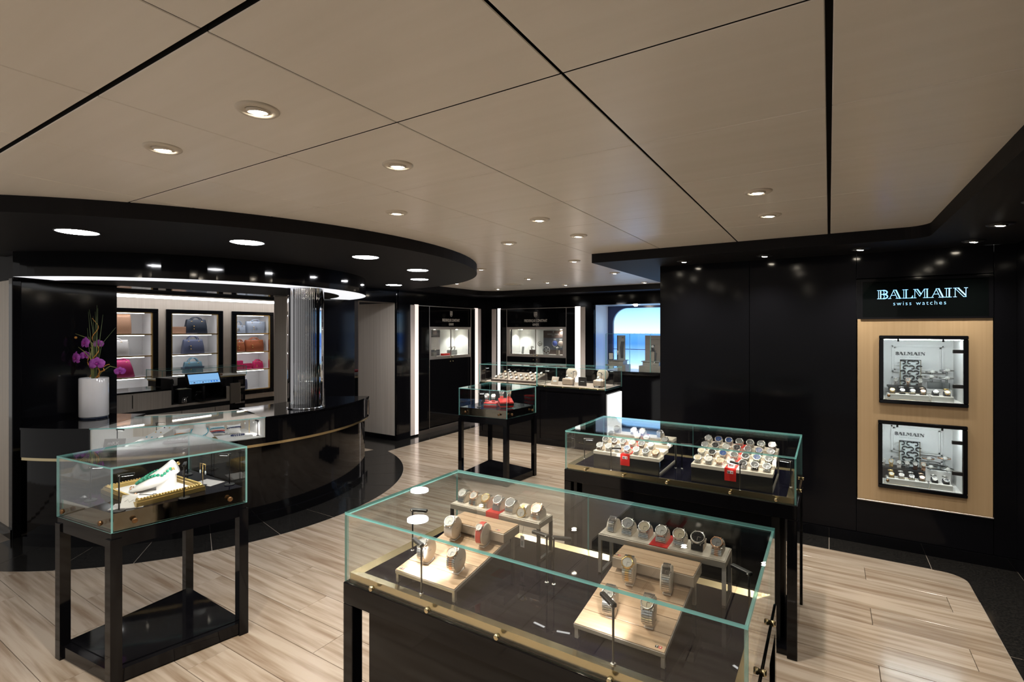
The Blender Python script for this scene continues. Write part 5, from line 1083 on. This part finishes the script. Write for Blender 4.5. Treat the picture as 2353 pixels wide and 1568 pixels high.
for x, y, r_, lb in ((-2.875, 1.10, .9, 'pale paper mat under the corner card of the necklace case'), (-2.93, 1.50, .2, 'pale paper mat behind the gilt frame')):
    t = thing('paper_mat', lb, 'paper', (x, y, FZ), (0, 0, r_)); put('sheet', MB().box((-.07, -.045, 0), (.07, .045, .0015), PAPERG).mesh('sheet'), t); put('fold', MB().box((-.07, .043, .0015), (.07, .045, .003), PAPERG).mesh('fold'), t)

# ================================================================= red watch boxes in the second wedge case
for x, y, rz, tl, h, lb in ((-3.20, 4.70, .25, .0, .045, 'flat red watch box with grey side band'), (-3.02, 4.70, .75, .22, .06, 'tilted red watch box with black stripe')):
    t = thing('watch_box', lb, 'watch box', (x, y, FZ), (0, 0, rz)); w_ = .075; M_ = Matrix.Rotation(tl, 4, 'X') @ Matrix.Translation((0, 0, .022 if tl else 0))
    put('body', MB().bbox((-w_, -.07, 0), (w_, .07, h), RED, .003).xf(M_).mesh('body'), t); put('band', MB().box((-w_ - .001, -.071, h * .35), (w_ + .001, .071, h * .72), BLKSTRAP if tl else mat('box_grey', (.20, .23, .22), .4)).xf(M_).mesh('band'), t); put('inner', MB().box((-w_ + .006, -.064, h), (w_ - .006, .064, h + .002), RED).xf(M_).mesh('inner'), t)
    if tl: put('prop', MB().box((-.05, .0, 0), (.05, .06, .022), RED).mesh('prop'), t)
for i, (x, y, z, st, dl, lb) in enumerate(((-3.26, 4.69, .045, 'steel', 'black', 'chunky black-dial steel watch at the outer end of the flat red box'), (-3.18, 4.70, .045, 'steel', 'white', 'chunky bright steel watch on the flat red box'), (-3.06, 4.685, .098, 'steel', 'black', 'chunky steel chronograph on the tilted red box, nearer the flat box'), (-2.985, 4.715, .098, 'two_rose', 'grey', 'chunky two-tone chronograph on the tilted red box'))):
    watch((x, y, FZ + z + .041), st, dl, lb, 'watches on the red boxes', r=.026, a=.040, b=.041, phi=.8, rotz=.5, span=(2.2, 2.3))

# ================================================================= jewelry in the lit counter section
def cpos(a_, r_): return (CC[0] + r_ * math.cos(math.radians(a_)), CC[1] + r_ * math.sin(math.radians(a_)))
CZ = .7352
def cthing(nm, lb, cat, a_, r_, rz=None, z=CZ, g=None):
    x, y = cpos(a_, r_); return thing(nm, lb, cat, (x, y, z), (0, 0, math.radians(a_ + 90) if rz is None else rz), g)
t = cthing('logo_card', 'grey card with script lettering at the vase end of the counter display', 'card', -48.5, 1.66); put('card', MB().box((-.075, 0, 0), (.075, .003, .065), PAPERG).xf(Matrix.Rotation(-.3, 4, 'X')).mesh('card'), t); text('lettering', 'mKK', .026, PAPER, t, (.0, -.004, .02), (PI / 2 - .3, 0, 0), width=.08)
t = cthing('earring_board', 'long white sloped board of stud earrings in the counter display', 'display board', -41, 1.55, math.radians(20)); mb = MB().box((-.055, -.20, 0), (.055, .20, .008), WMATTE).xf(Matrix.Translation((0, .05, .055)) @ Matrix.Rotation(.27, 4, 'X')); put('board', mb.mesh('board'), t); put('prop', MB().box((-.05, .16, 0), (.05, .22, .09), WMATTE).mesh('prop'), t)
for i in range(8):
    mb = MB().ball(((.025 if i % 2 else -.025), -.15 + .085 * (i // 2), .012), .007, (TURQ if i in (2, 3) else GOLD if i % 3 else BLUEBEAD), 6, 4, (1, 1, .6)).xf(Matrix.Translation((0, .05, .055)) @ Matrix.Rotation(.27, 4, 'X')); put('stud', mb.mesh('stud'), t)
def pillow(a_, r_, lb, beads, gold=False):
    t = cthing('bracelet_pillow', lb, 'pillow', a_, r_); mb = MB(); n_ = 8; V = []
    for sgn in (1, -1):
        for i in range(n_ + 1):
            for j in range(n_ + 1):
                u_, v_ = i / n_ * 2 - 1, j / n_ * 2 - 1; k_ = 1 - .14 * (1 - u_ * u_) * (abs(v_) > .99) - .14 * (1 - v_ * v_) * (abs(u_) > .99); V.append((u_ * .055 * k_, sgn * .030 * (1 - u_ ** 4) * (1 - v_ ** 4), .045 + v_ * .042 * k_))
    k_ = (n_ + 1) ** 2; Fs = []
    for s_ in (0, 1):
        for i in range(n_):
            for j in range(n_): q = (s_ * k_ + i * (n_ + 1) + j, s_ * k_ + i * (n_ + 1) + j + 1, s_ * k_ + (i + 1) * (n_ + 1) + j + 1, s_ * k_ + (i + 1) * (n_ + 1) + j); Fs.append(q if s_ == 0 else q[::-1])
    mb.add(V, Fs, WMATTE, True).xf(Matrix.Rotation(-.35, 4, 'X')); put('cushion', mb.mesh('cushion'), t)
    bt = cthing('bead_bracelet', lb.split(' pillow')[0].replace('white', 'bead').replace('bracelet', '').strip() + ' bracelet wrapped on its white pillow', 'bracelet', a_, r_, g=None)
    for z, m in beads:
        for i in range(11):
            q = -1 + 2 * i / 10; p_ = Matrix.Rotation(-.35, 4, 'X') @ Vector((q * .052, -.034 * (1 - q ** 4) - .004, z)); put('bead', MB().ball(p_, .0058, m, 6, 4).mesh('bead'), bt)
    bt['label'] = {'TURQ': 'turquoise and red bead bracelets on a pillow beside the collar bust', 'ORANGE': 'blue cord bracelet with orange beads on a pillow by the earring board', 'NAVY': 'navy bead bracelet on a pillow near the lit counter end'}[lb.split('|')[1]]
    t['label'] = lb.split('|')[0]
pillow(-33.5, 1.47, 'white pillow beside the earring board|ORANGE', [(.038, mat('orange_bead', (.7, .2, .04), .3)), (.030, TURQ)])
pillow(-23.5, 1.47, 'white pillow stacked with turquoise and red beads|TURQ', [(.062, TURQ), (.038, REDBEAD), (.024, BLUEBEAD)])
pillow(-18.5, 1.48, 'white pillow with a navy bracelet near the lit end|NAVY', [(.055, BLUEBEAD)])
t = cthing('collar_bust', 'white collar bust with a turquoise bead necklace in the counter display', 'display bust', -28.5, 1.52); mb = MB(); n_ = 24; V = []; S5 = [(.105, .07, 0), (.10, .068, .02), (.075, .06, .05), (.052, .05, .075), (.045, .046, .10), (.046, .047, .125)]
for rx, ry, z in S5:
    for k_ in range(n_): a_ = 2 * PI * k_ / n_; V.append((rx * math.cos(a_), ry * math.sin(a_), z))
mb.add(V, [(i * n_ + k_, i * n_ + (k_ + 1) % n_, (i + 1) * n_ + (k_ + 1) % n_, (i + 1) * n_ + k_) for i in range(5) for k_ in range(n_)] + [tuple(range(5 * n_, 6 * n_))], WMATTE, True); put('neck_form', mb.mesh('neck_form'), t)
t2 = cthing('bead_necklace', 'turquoise bead necklace around the white collar bust', 'necklace', -28.5, 1.52)
for i in range(32): a_ = 2 * PI * i / 32; z = .07 - .045 * max(0, -math.sin(a_)); k_ = 1.04 + (.07 - z) * 8; put('bead', MB().ball((.056 * k_ * math.cos(a_), .053 * k_ * math.sin(a_), z + .006), .006, TURQ, 6, 4).mesh('bead'), t2)
t = cthing('gilt_board', 'white jewelry board with gilt moulded edge in the counter display', 'display board', -19.5, 1.64); put('board', MB().box((-.13, -.055, 0), (.13, .055, .014), WMATTE).mesh('board'), t)
for i in range(3): put('gilt_edge', MB().box((-.145 - .012 * i, -.055, 0), (-.135 - .012 * i, .055, .018 - .003 * i), GILT).mesh('gilt_edge'), t)
t = cthing('bead_bracelet', 'loose navy bead bracelet lying on the gilt edged board', 'bracelet', -18.7, 1.64, z=CZ + .014)
for i in range(22): a_ = 2 * PI * i / 22; put('bead', MB().ball((.05 * math.cos(a_), .028 * math.sin(a_), .0055), .0055, BLUEBEAD, 6, 4).mesh('bead'), t)
t = cthing('earring_stand', 'gold earring stand with pearl drops at the lit counter end', 'earring stand', -14.8, 1.56); put('stem', MB().tube([(0, 0, 0), (0, 0, .13)], .0025, GOLD, 6).tube([(-.04, 0, .13), (.04, 0, .13)], .0025, ROSE, 6).box((-.03, -.02, 0), (.03, .02, .006), WMATTE).mesh('stem'), t)
for x in (-.035, .035): put('drop', MB().tube([(x, 0, .13), (x, 0, .105)], .001, GOLD, 5).ball((x, 0, .098), .007, WMATTE, 8, 5).mesh('drop'), t)
t = cthing('sign_card', 'small upright grey card behind the collar bust', 'card', -27.5, 1.36); put('card', MB().box((-.04, 0, 0), (.04, .003, .075), PAPERG).mesh('card'), t); put('print', MB().box((-.02, -.0006, .04), (.02, 0, .05), PAPER).mesh('print'), t)
t = cthing('ring_roll', 'dark leather roll with gold rings before the collar bust', 'ring roll', -34, 1.64); put('roll', MB().bbox((-.09, -.02, 0), (.09, .02, .022), BROWNSTRAP, .008).mesh('roll'), t)
for x in (-.05, 0, .05): put('ring', MB().lathe([(.010, -.0012), (.012, -.0012), (.012, .0012), (.010, .0012)], GOLD, 14, (x, 0, .026), 'y', close=False).mesh('ring'), t)
for a_, an, lb in ((-48.8, .4, 'black jointed stem lamp at the vase end of the counter display'), (-13.6, 2.9, 'black jointed stem lamp at the lit end of the counter display'), (-42, 1.2, 'black stem lamp behind the sloped earring board')):
    x, y = cpos(a_, 1.36 if a_ == -42 else 1.68 if a_ > -20 else 1.60); stem_lamp(x, y, CZ, .125, an, lb, 'lamps in the counter display', .8 if a_ != -42 else .3, base=.012)

# ================================================================= vase with orchids
vs = thing('vase', 'tall white glossy cylinder vase with dark base on the black counter', 'vase', (-5.285, 1.77, .904))
put('body', MB().lathe([(.09, .012), (.098, .014), (.1015, .02), (.1015, .335), (.098, .34), (.093, .335), (.093, .05), (.002, .05)], WHITE, 40, close=False).mesh('body'), vs); put('foot', MB().lathe([(.094, 0), (.097, .004), (.094, .013)], mat('vase_foot', (.02, .03, .06), .05), 40).mesh('foot'), vs)
oc = thing('orchid_arrangement', 'purple orchids with grass blades and curled orange twigs in the white vase', 'flower arrangement', (-5.285, 1.77, 1.0))
DX = Vector((math.cos(YAW), math.sin(YAW), 0)); K_ = 4.28 / F_PX
def OP(u, v, d_=0.): return DX * ((u - 208) * K_) - FV * d_ + Vector((0, 0, (965 - v) * K_ + .904 - 1.0))
def opath(pts, r_, m, nm, n_=6): put(nm, MB().tube([OP(*p_) for p_ in pts], r_, m, n_).mesh(nm), oc)
for pts in ([(212, 880), (213, 760), (215, 705)], [(210, 880), (205, 760), (197, 715)], [(214, 880), (216, 770), (217, 712)], [(208, 880), (200, 780), (195, 720)], [(216, 850), (222, 780), (229, 727)], [(214, 860), (226, 795), (258, 757)], [(206, 880), (196, 800), (193, 758)], [(213, 880), (214, 800), (211, 720)], [(209, 880), (209, 780), (206, 730)]): opath(pts, [.0028, .002, .0007], GRASS, 'grass_blade')
tw = []
for i in range(40): q = i / 39; tw.append((214 - 4 * q + 7 * math.sin(q * 17), 875 - 140 * q, .012 * math.cos(q * 17)))
opath(tw, [.0055 - .003 * i / 39 for i in range(40)], TWIG, 'curled_twig')
tw = [(216 + 26 * q + 4 * math.sin(q * 14), 874 - 32 * q - 2 * math.cos(q * 14), .01) for q in [i / 16 for i in range(17)]]; opath(tw, [.0055 - .002 * i / 16 for i in range(17)], TWIG, 'curled_twig')
tw = [(196 + 5 * math.sin(q * 9), 872 - 70 * q, -.01) for q in [i / 14 for i in range(15)]]; opath(tw, .004, TWIG, 'curled_twig')
for pts in ([(203, 880), (200, 820), (206, 795), (190, 780), (165, 771)], [(207, 880), (202, 830), (185, 812), (172, 802)], [(212, 880), (225, 860), (245, 846), (262, 850)], [(208, 870), (204, 800), (196, 778)]): opath(pts, [.0035] * (len(pts) - 1) + [.0015], STEMG, 'orchid_stem')
def flower(u, v, s_, d_, tilt):
    mb = MB(); c = OP(u, v, d_)
    right, up, nrm = DX, Vector((0, 0, 1)), -FV
    nrm = (nrm + right * tilt[0] + up * tilt[1]).normalized(); right = up.cross(nrm).normalized(); up = nrm.cross(right)
    for ang, w_, l_ in ((90, .040, .05), (210, .038, .048), (330, .038, .048), (15, .062, .052), (165, .062, .052)):
        d2 = right * math.cos(math.radians(ang)) + up * math.sin(math.radians(ang)); sd = nrm.cross(d2); V = [c]
        R1 = []
        for i in range(9):
            q = i / 8; wd = math.sin(q * PI) ** .6 * w_ * s_; R1.append((q, wd))
        V = []; 
        for q, wd in R1: p_ = c + d2 * (q * l_ * s_ * 1.1) + nrm * (.010 * math.sin(q * PI) * s_); V += [p_ - sd * wd * .55 - nrm * .004 * s_, p_ + nrm * .002, p_ + sd * wd * .55 - nrm * .004 * s_]
        mb.add(V, [(3 * i + k_, 3 * i + k_ + 1, 3 * i + k_ + 4, 3 * i + k_ + 3) for i in range(8) for k_ in (0, 1)], PETAL, True)
    mb.ball(c + nrm * .010 * s_, .011 * s_, mat('orchid_lip', (.33, .015, .26), .4), 8, 5)
    put('flower', mb.mesh('flower'), oc)
for f_ in ((195, 793, 1.0, .03, (-.4, .1)), (172, 828, 1.1, .02, (-.5, 0)), (222, 840, 1.05, .03, (.3, 0)), (268, 858, .75, .0, (.9, -.3)), (214, 795, .7, -.02, (.6, .2)), (186, 822, .75, -.01, (.4, .1)), (204, 845, .7, .01, (-.6, -.1))): flower(*f_)
put('bud', MB().ball(OP(166, 780), .011, TWIG, 8, 5).mesh('bud'), oc)

# ================================================================= handbag niches
def niche(y0, y1, label):
    ym = (y0 + y1) / 2; t = thing('handbag_niche', label, 'shelf niche', (XH, ym, .21), group=None); W = (y1 - y0) / 2; zb, zt_ = .0, 1.84
    for a_, b_ in (((-W, 0), (W, .09)), ((-W, zt_ - .07), (W, zt_)), ((-W, .09), (-W + .09, zt_ - .07)), ((W - .09, .09), (W, zt_ - .07))): put('frame_bar', MB().bbox((0, a_[0], a_[1]), (.035, b_[0], b_[1]), BLACK, .004).mesh('frame_bar'), t)
    w_ = W - .09; a0, a1 = .09, zt_ - .07
    for a_, b_ in (((-w_, a0), (w_, a0 + .018)), ((-w_, a1 - .018), (w_, a1)), ((-w_, a0), (-w_ + .018, a1)), ((w_ - .018, a0), (w_, a1))): put('gold_trim', MB().box((-.02, a_[0], a_[1]), (.028, b_[0], b_[1]), GOLD).mesh('gold_trim'), t)
    D = .42; nb = MB().box((-D - .01, -w_, a0), (-D, w_, a1), INNERW).box((-D, -w_ - .01, a0), (0, -w_, a1), INNERW).box((-D, w_, a0), (0, w_ + .01, a1), INNERW).box((-D, -w_, a0 - .01), (0, w_, a0), INNERW).box((-D, -w_, a1), (0, w_, a1 + .01), INNERW); put('box', nb.mesh('box'), t)
    for i, z in enumerate((1.36, .95, .55)):
        s_ = put('shelf', MB().box((-D, -w_, z - .02), (-.01, w_, z), INNERW).mesh('shelf'), t); put('shelf_edge', MB().box((-.012, -w_, z - .022), (.0, w_, z + .002), GOLD).mesh('shelf_edge'), s_)
    for z in (a1 - .012, 1.338, .928, .528): put('led_strip', MB().box((-.06, -w_ + .02, z - .014), (-.035, w_ - .12, z - .004), LEDW).mesh('led_strip'), t)
    return t
niche(*NICH[0], 'black framed lit niche with tan, silver and magenta handbags'); niche(*NICH[1], 'black framed lit niche with three satchels of different blues'); niche(*NICH[2], 'black framed lit niche with pale blue, orange and pink handbags')
def leather(c, nm): return noise_col(mat('leather_' + nm, c, .42, spec=.4), tuple(q * .92 for q in c), tuple(min(1, q * 1.06) for q in c), (120, 120, 120), bump=.1)
def bag(y, z, w_, h, d_, m, label, style='satchel', hh=.14, top=.85, x=-.16, rz=0., slouch=0.):
    t = thing('handbag', label, 'handbag', (XH + x, y, z), (0, 0, PI / 2 + rz), group=None)
    mb = MB(); V = []; n_ = 24; secs_ = [(0, .96, .92), (.04, 1, 1), (.5, (1 + top) / 2 + .01, .86), (.9, top, .52), (1.0, top * .97, .40)]
    for f_, sx, sy in secs_:
        for k_ in range(n_):
            a_ = 2 * PI * k_ / n_; c, s_ = math.cos(a_), math.sin(a_); e = .35
            V.append((math.copysign(abs(c) ** e, c) * w_ / 2 * sx, math.copysign(abs(s_) ** e, s_) * d_ / 2 * sy, f_ * h + (slouch * math.cos(a_ * 2) * f_ * h * .12)))
    mb.add(V, [(i * n_ + k_, i * n_ + (k_ + 1) % n_, (i + 1) * n_ + (k_ + 1) % n_, (i + 1) * n_ + k_) for i in range(4) for k_ in range(n_)] + [tuple(range(n_ - 1, -1, -1)), tuple(range(4 * n_, 5 * n_))], m, True); put('body', mb.mesh('body'), t)
    if hh:
        for s_ in (-1, 1):
            pts = [(-w_ * .24, s_ * d_ * .24, h * .82)] + [(w_ * .24 * -math.cos(PI * q / 8), s_ * d_ * .20, h * .95 + hh * math.sin(PI * q / 8)) for q in range(9)] + [(w_ * .24, s_ * d_ * .24, h * .82)]
            hd_ = put('handle', MB().tube(pts, .010, m, 6).mesh('handle'), t)
            for sx in (-1, 1): put('ring', MB().lathe([(.011, -.003), (.016, -.003), (.016, .003), (.011, .003)], GOLD, 10, (sx * w_ * .24, s_ * d_ * .27, h * .84), 'y', close=False).mesh('ring'), hd_)
    put('strap_band', MB().box((-w_ * .27, -d_ / 2 * 1.0 - .002, h * .10), (-w_ * .21, -d_ * .38, h * .55), m).mesh('strap_band'), t)
    put('clasp', MB().ball((-w_ * .18, -d_ * .47, h * .52), .013, GOLD, 8, 5, (1, .5, 1)).ball((-w_ * .18, -d_ * .50, h * .32), .011, GOLD, 8, 5, (1, .5, 1.3)).mesh('clasp'), t)
    if style == 'flap': put('flap', MB().bbox((-w_ * .49, -d_ * .53, h * .45), (w_ * .49, -d_ * .40, h * .98), m, .01).mesh('flap'), t)
    if style == 'tote': put('lining', MB().box((-w_ * .36, -d_ * .12, h * .985), (w_ * .36, d_ * .12, h * 1.002), mat('bag_lining', (.22, .02, .07), .6)).mesh('lining'), t); put('tassel', MB().tube([(-w_ * .05, -d_ * .5, h * .75), (-w_ * .02, -d_ * .53, h * .3)], [.006, .014], m, 6).mesh('tassel'), t)
    return t
zS = [.21 + q for q in (1.36, .95, .55, .10)]
bag(4.05, zS[0], .50, .36, .16, leather((.42, .24, .15), 'tan'), 'slouchy tan leather handbag on a top shelf', hh=.0, top=.97, slouch=.4); bag(4.02, zS[1], .46, .30, .22, leather((.62, .60, .58), 'silver'), 'rounded silver white bucket handbag', hh=.05, top=1.0); bag(4.10, zS[2], .50, .33, .20, leather((.32, .02, .10), 'magenta'), 'dark magenta dome handbag below the silver one', hh=.045, top=.72)
bag(5.46, zS[0], .42, .29, .18, leather((.02, .03, .05), 'ink'), 'ink blue satchel handbag beside a tan wallet box', hh=.06, top=.9); bag(5.40, zS[1], .42, .29, .18, leather((.085, .10, .17), 'slate'), 'slate blue satchel with tall upright handles', hh=.085, top=.88); bag(5.40, zS[2], .38, .23, .15, leather((.10, .20, .26), 'teal'), 'small teal satchel behind the glass counter', hh=.09, top=.88)
t = thing('wallet_box', 'flat tan wallet box standing beside the ink blue satchel', 'box', (XH - .14, 5.11, zS[0]), (0, 0, PI / 2)); put('box', MB().bbox((-.14, -.03, 0), (.14, .03, .14), leather((.45, .26, .17), 'blush'), .004).mesh('box'), t); put('lid_line', MB().box((-.141, -.031, .10), (.141, .031, .104), leather((.35, .2, .13), 'blush_dark')).mesh('lid_line'), t)
t = thing('magazine', 'thin magazine lying in front of the ink blue satchel', 'magazine', (XH - .05, 5.32, zS[0]), (0, 0, PI / 2)); put('cover', MB().box((-.10, -.035, 0), (.10, .035, .01), mat('mag', (.45, .35, .40), .4)).mesh('cover'), t); put('pages', MB().box((-.098, -.036, .002), (.098, -.035, .008), PAPER).mesh('pages'), t)
PB, OR, PK = leather((.36, .42, .52), 'pale_blue'), leather((.36, .10, .04), 'orange'), leather((.68, .03, .16), 'pink')
bag(6.36, zS[0], .27, .18, .12, PB, 'small pale blue tote leaning by a larger one', 'tote', hh=.10, top=1.12); bag(6.745, zS[0], .40, .27, .16, PB, 'large pale blue tote with tassel', 'tote', hh=.05, top=1.12); bag(6.38, zS[1], .22, .22, .13, OR, 'small orange brown handbag on a middle shelf', hh=.06, top=.85); bag(6.715, zS[1], .42, .26, .17, OR, 'large orange brown satchel with white trim', hh=.06, top=1.0)
bag(6.33, zS[2], .22, .20, .10, PK, 'hot pink flap handbag at the shelf end', 'flap', hh=.0, top=1.05); bag(6.55, zS[2], .20, .13, .08, PK, 'low hot pink clutch between two pink bags', 'flap', hh=.0, top=1.0); bag(6.80, zS[2], .25, .17, .12, PK, 'hot pink mini satchel with gold rings', hh=.04, top=.9)
bag(6.42, zS[3], .27, .22, .14, leather((.05, .06, .11), 'navy'), 'small navy handbag on the bottom shelf', hh=.10, top=1.1, rz=.3)

# ================================================================= cashier desk and far glass cabinet in the handbag shop
dk = thing('cashier_desk', 'linen fronted cashier desk with black top and recessed black till bay', 'desk', (-7.1, 0, 0))
put('front', MB().box((-.05, 2.05, .66), (0, 3.18, .88), LINEN).box((-.05, 2.05, .03), (0, 3.92, .60), LINEN).box((-.05, 3.18, .66), (0, 3.92, .69), LINEN).box((-.05, 3.86, .69), (0, 3.92, .86), LINEN).mesh('front'), dk)
put('groove', MB().box((-.05, 2.05, .60), (-.012, 3.92, .66), MATTE).mesh('groove'), dk); put('worktop', MB().bbox((-.55, 2.05, .88), (.012, 3.18, .90), BLACK, .003).mesh('worktop'), dk); put('carcass', MB().box((-.55, 2.05, .0), (-.42, 3.92, .88), LINEN).mesh('carcass'), dk)
by = MB().box((-.42, 3.18, .69), (.0, 3.20, 1.02), MATTE).box((-.42, 3.86, .69), (.0, 3.875, .97), MATTE).box((-.42, 3.18, .69), (0, 3.875, .71), MATTE).box((-.42, 3.18, .69), (-.40, 3.875, 1.0), MATTE); put('till_bay', by.mesh('till_bay'), dk)
for y in (2.62, 3.30, 3.72): put('panel_joint', MB().box((-.001, y, .03), (.001, y + .005, .60), MATTE).mesh('panel_joint'), dk)
put('handle', MB().bbox((0, 2.75, .70), (.006, 2.757, .86), BLACK, .001).mesh('handle'), dk)
do = put('door', MB().box((0, 3.925, .62), (.02, 4.06, .90), mat('linen_door', (.30, .26, .22), .5)).mesh('door'), dk); put('door_edge', MB().box((.0, 4.06, .62), (.022, 4.066, .90), STEEL).mesh('door_edge'), do)
mo = thing('monitor', 'tilted touch screen till with a bright blue display', 'monitor', (-7.05, 3.55, .71), (0, 0, PI / 2)); Rm = Matrix.Translation((0, 0, .285)) @ Matrix.Rotation(-.45, 4, 'X')
put('bezel', MB().bbox((-.215, -.012, -.085), (.215, .02, .085), BLKMETAL, .004).xf(Rm).mesh('bezel'), mo)
sm_ = mat('till_screen', (.1, .3, .5), .3, emit=(.26, .52, .88), estr=.62); scn = MB().box((-.195, -.0135, -.065), (.195, -.012, .068), sm_).xf(Rm); so_ = put('screen', scn.mesh('screen'), mo)
ic = MB()
for i, c in enumerate((3, 0, 3, 3, 0, 3, 3, 1, 1, 1)): ic.box((-.18 + .036 * i, -.0142, -.055), (-.18 + .036 * i + .02, -.0136, -.035 if c else -.042), mat('icon_%d' % c, ((.02, .03, .08), (.03, .2, .75), 0, (.15, .4, .7))[c], .5, emit=((.02, .03, .08), (.03, .2, .75), 0, (.15, .4, .7))[c], estr=.6))
ic.box((-.19, -.0142, -.028), (.19, -.0136, -.025), mat('icon_0')); put('icons', ic.xf(Rm).mesh('icons'), so_); put('stand', MB().tube([(0, .01, 0), (0, .01, .27)], .02, BLKMETAL, 8).box((-.08, -.05, 0), (.08, .07, .012), BLKMETAL).mesh('stand'), mo)
t = thing('card_terminal', 'black card terminal with green display beside the till', 'card terminal', (-7.10, 3.32, .71), (0, 0, PI / 2)); put('body', MB().bbox((-.08, -.05, 0), (.08, .06, .17), BLKMETAL, .006).mesh('body'), t); put('display', MB().box((-.06, -.04, .17), (.05, .03, .173), mat('terminal_green', (.45, .5, .1), .4)).mesh('display'), t); put('paper', MB().box((-.055, .03, .17), (.055, .055, .178), PAPER).mesh('paper'), t)
t = thing('metal_cup', 'small shiny metal cup in the till bay', 'cup', (-7.03, 3.30, .71)); put('cup', MB().lathe([(.03, 0), (.034, .02), (.026, .06), (.02, .07)], CHROME, 16).mesh('cup'), t); put('spout', MB().tube([(0, .02, .05), (0, .045, .075)], .005, CHROME, 6).mesh('spout'), t)
t = thing('hand_scanner', 'black hand scanner lying in the till bay', 'scanner', (-7.15, 3.47, .71), (0, 0, .8)); put('grip', MB().tube([(0, 0, .0), (.02, 0, .06), (.05, 0, .10)], .014, BLKMETAL, 8).mesh('grip'), t); put('nose', MB().bbox((.03, -.025, .09), (.10, .025, .12), BLKMETAL, .006).mesh('nose'), t)
t = thing('receipt_printer', 'white receipt printer at the back of the cashier desk', 'printer', (-7.45, 3.28, .90), (0, 0, PI / 2)); put('body', MB().bbox((-.10, -.08, 0), (.10, .08, .12), WMATTE, .01).mesh('body'), t); put('slot', MB().box((-.05, -.081, .03), (.05, -.08, .08), MATTE).mesh('slot'), t)
gc = thing('glass_counter', 'far glass topped counter with black drawers before the handbag niches', 'display counter', (-8.3, 4.23, 0)); glass_box(gc, [(-.5, -.64), (0, -.64), (0, .64), (-.5, .64)], .90, 1.05, .008)
put('deck', MB().bbox((-.49, -.63, .88), (-.01, .63, .90), BRASS, .002).mesh('deck'), gc); put('lining', MB().box((-.48, -.62, .90), (-.02, .62, .903), LINEN).mesh('lining'), gc); put('carcass', MB().box((-.48, -.62, 0), (-.02, .62, .88), MATTE).mesh('carcass'), gc)
for z in (.15, .41, .66): dd_ = put('drawer', MB().bbox((-.02, .42, z), (.0, .615, z + .21), BLACK, .003).mesh('drawer'), gc); put('handle', MB().bbox((0, .44, z + .02), (.012, .60, z + .05), BRUSHED, .003).mesh('handle'), dd_); put('window', MB().box((0, .50, z + .08), (.002, .58, z + .16), BROWNP).mesh('window'), dd_)
t = thing('wallet', 'salmon leather wallet inside the far glass counter', 'wallet', (-8.5, 4.42, .903)); put('wallet', MB().bbox((-.06, -.13, 0), (.06, .13, .025), leather((.50, .25, .17), 'salmon'), .006).mesh('wallet'), t); put('zip', MB().box((.06, -.12, .011), (.062, .12, .014), GOLD).mesh('zip'), t)
# glimpse through the narrow gap beside the linen pier
hs = thing('lit_niche', 'tall blue lit niche seen through the narrow gap beside the linen pier', 'shelf niche', (-9.35, 8.35, .8)); put('glow', MB().box((0, 0, 0), (.02, 1.2, 1.0), mat('niche_blue', (.3, .5, .9), .5, emit=(.35, .58, 1.0), estr=1.1)).mesh('glow'), hs); put('frame', MB().box((0, -.05, -.05), (.05, 0, 1.08), BLACK).box((0, 0, 1.0), (.05, 1.2, 1.08), BLACK).mesh('frame'), hs)
for z in (.25, .55): put('shelf', MB().box((.02, 0, z), (.2, 1.2, z + .02), GOLD).mesh('shelf'), hs)
put('backing', MB().box((-.3, -.9, -.8), (-.02, 2.6, 1.6), LINEN).mesh('backing'), hs)
t = thing('sale_table', 'low white table with boxes seen through the narrow gap', 'table', (-8.1, 6.95, 0)); put('top', MB().bbox((-.4, -.5, .72), (.4, .5, .76), BRASS, .004).mesh('top'), t); put('body', MB().box((-.38, -.48, 0), (.38, .48, .72), MATTE).mesh('body'), t)
t = thing('scarf_box', 'white and red boxes stacked on the low table in the gap', 'box', (-8.0, 6.85, .76)); put('box', MB().bbox((-.15, -.2, 0), (.15, .2, .06), PAPER, .004).mesh('box'), t); put('lid', MB().bbox((-.15, -.2, .06), (.15, .2, .09), RED, .004).mesh('lid'), t)
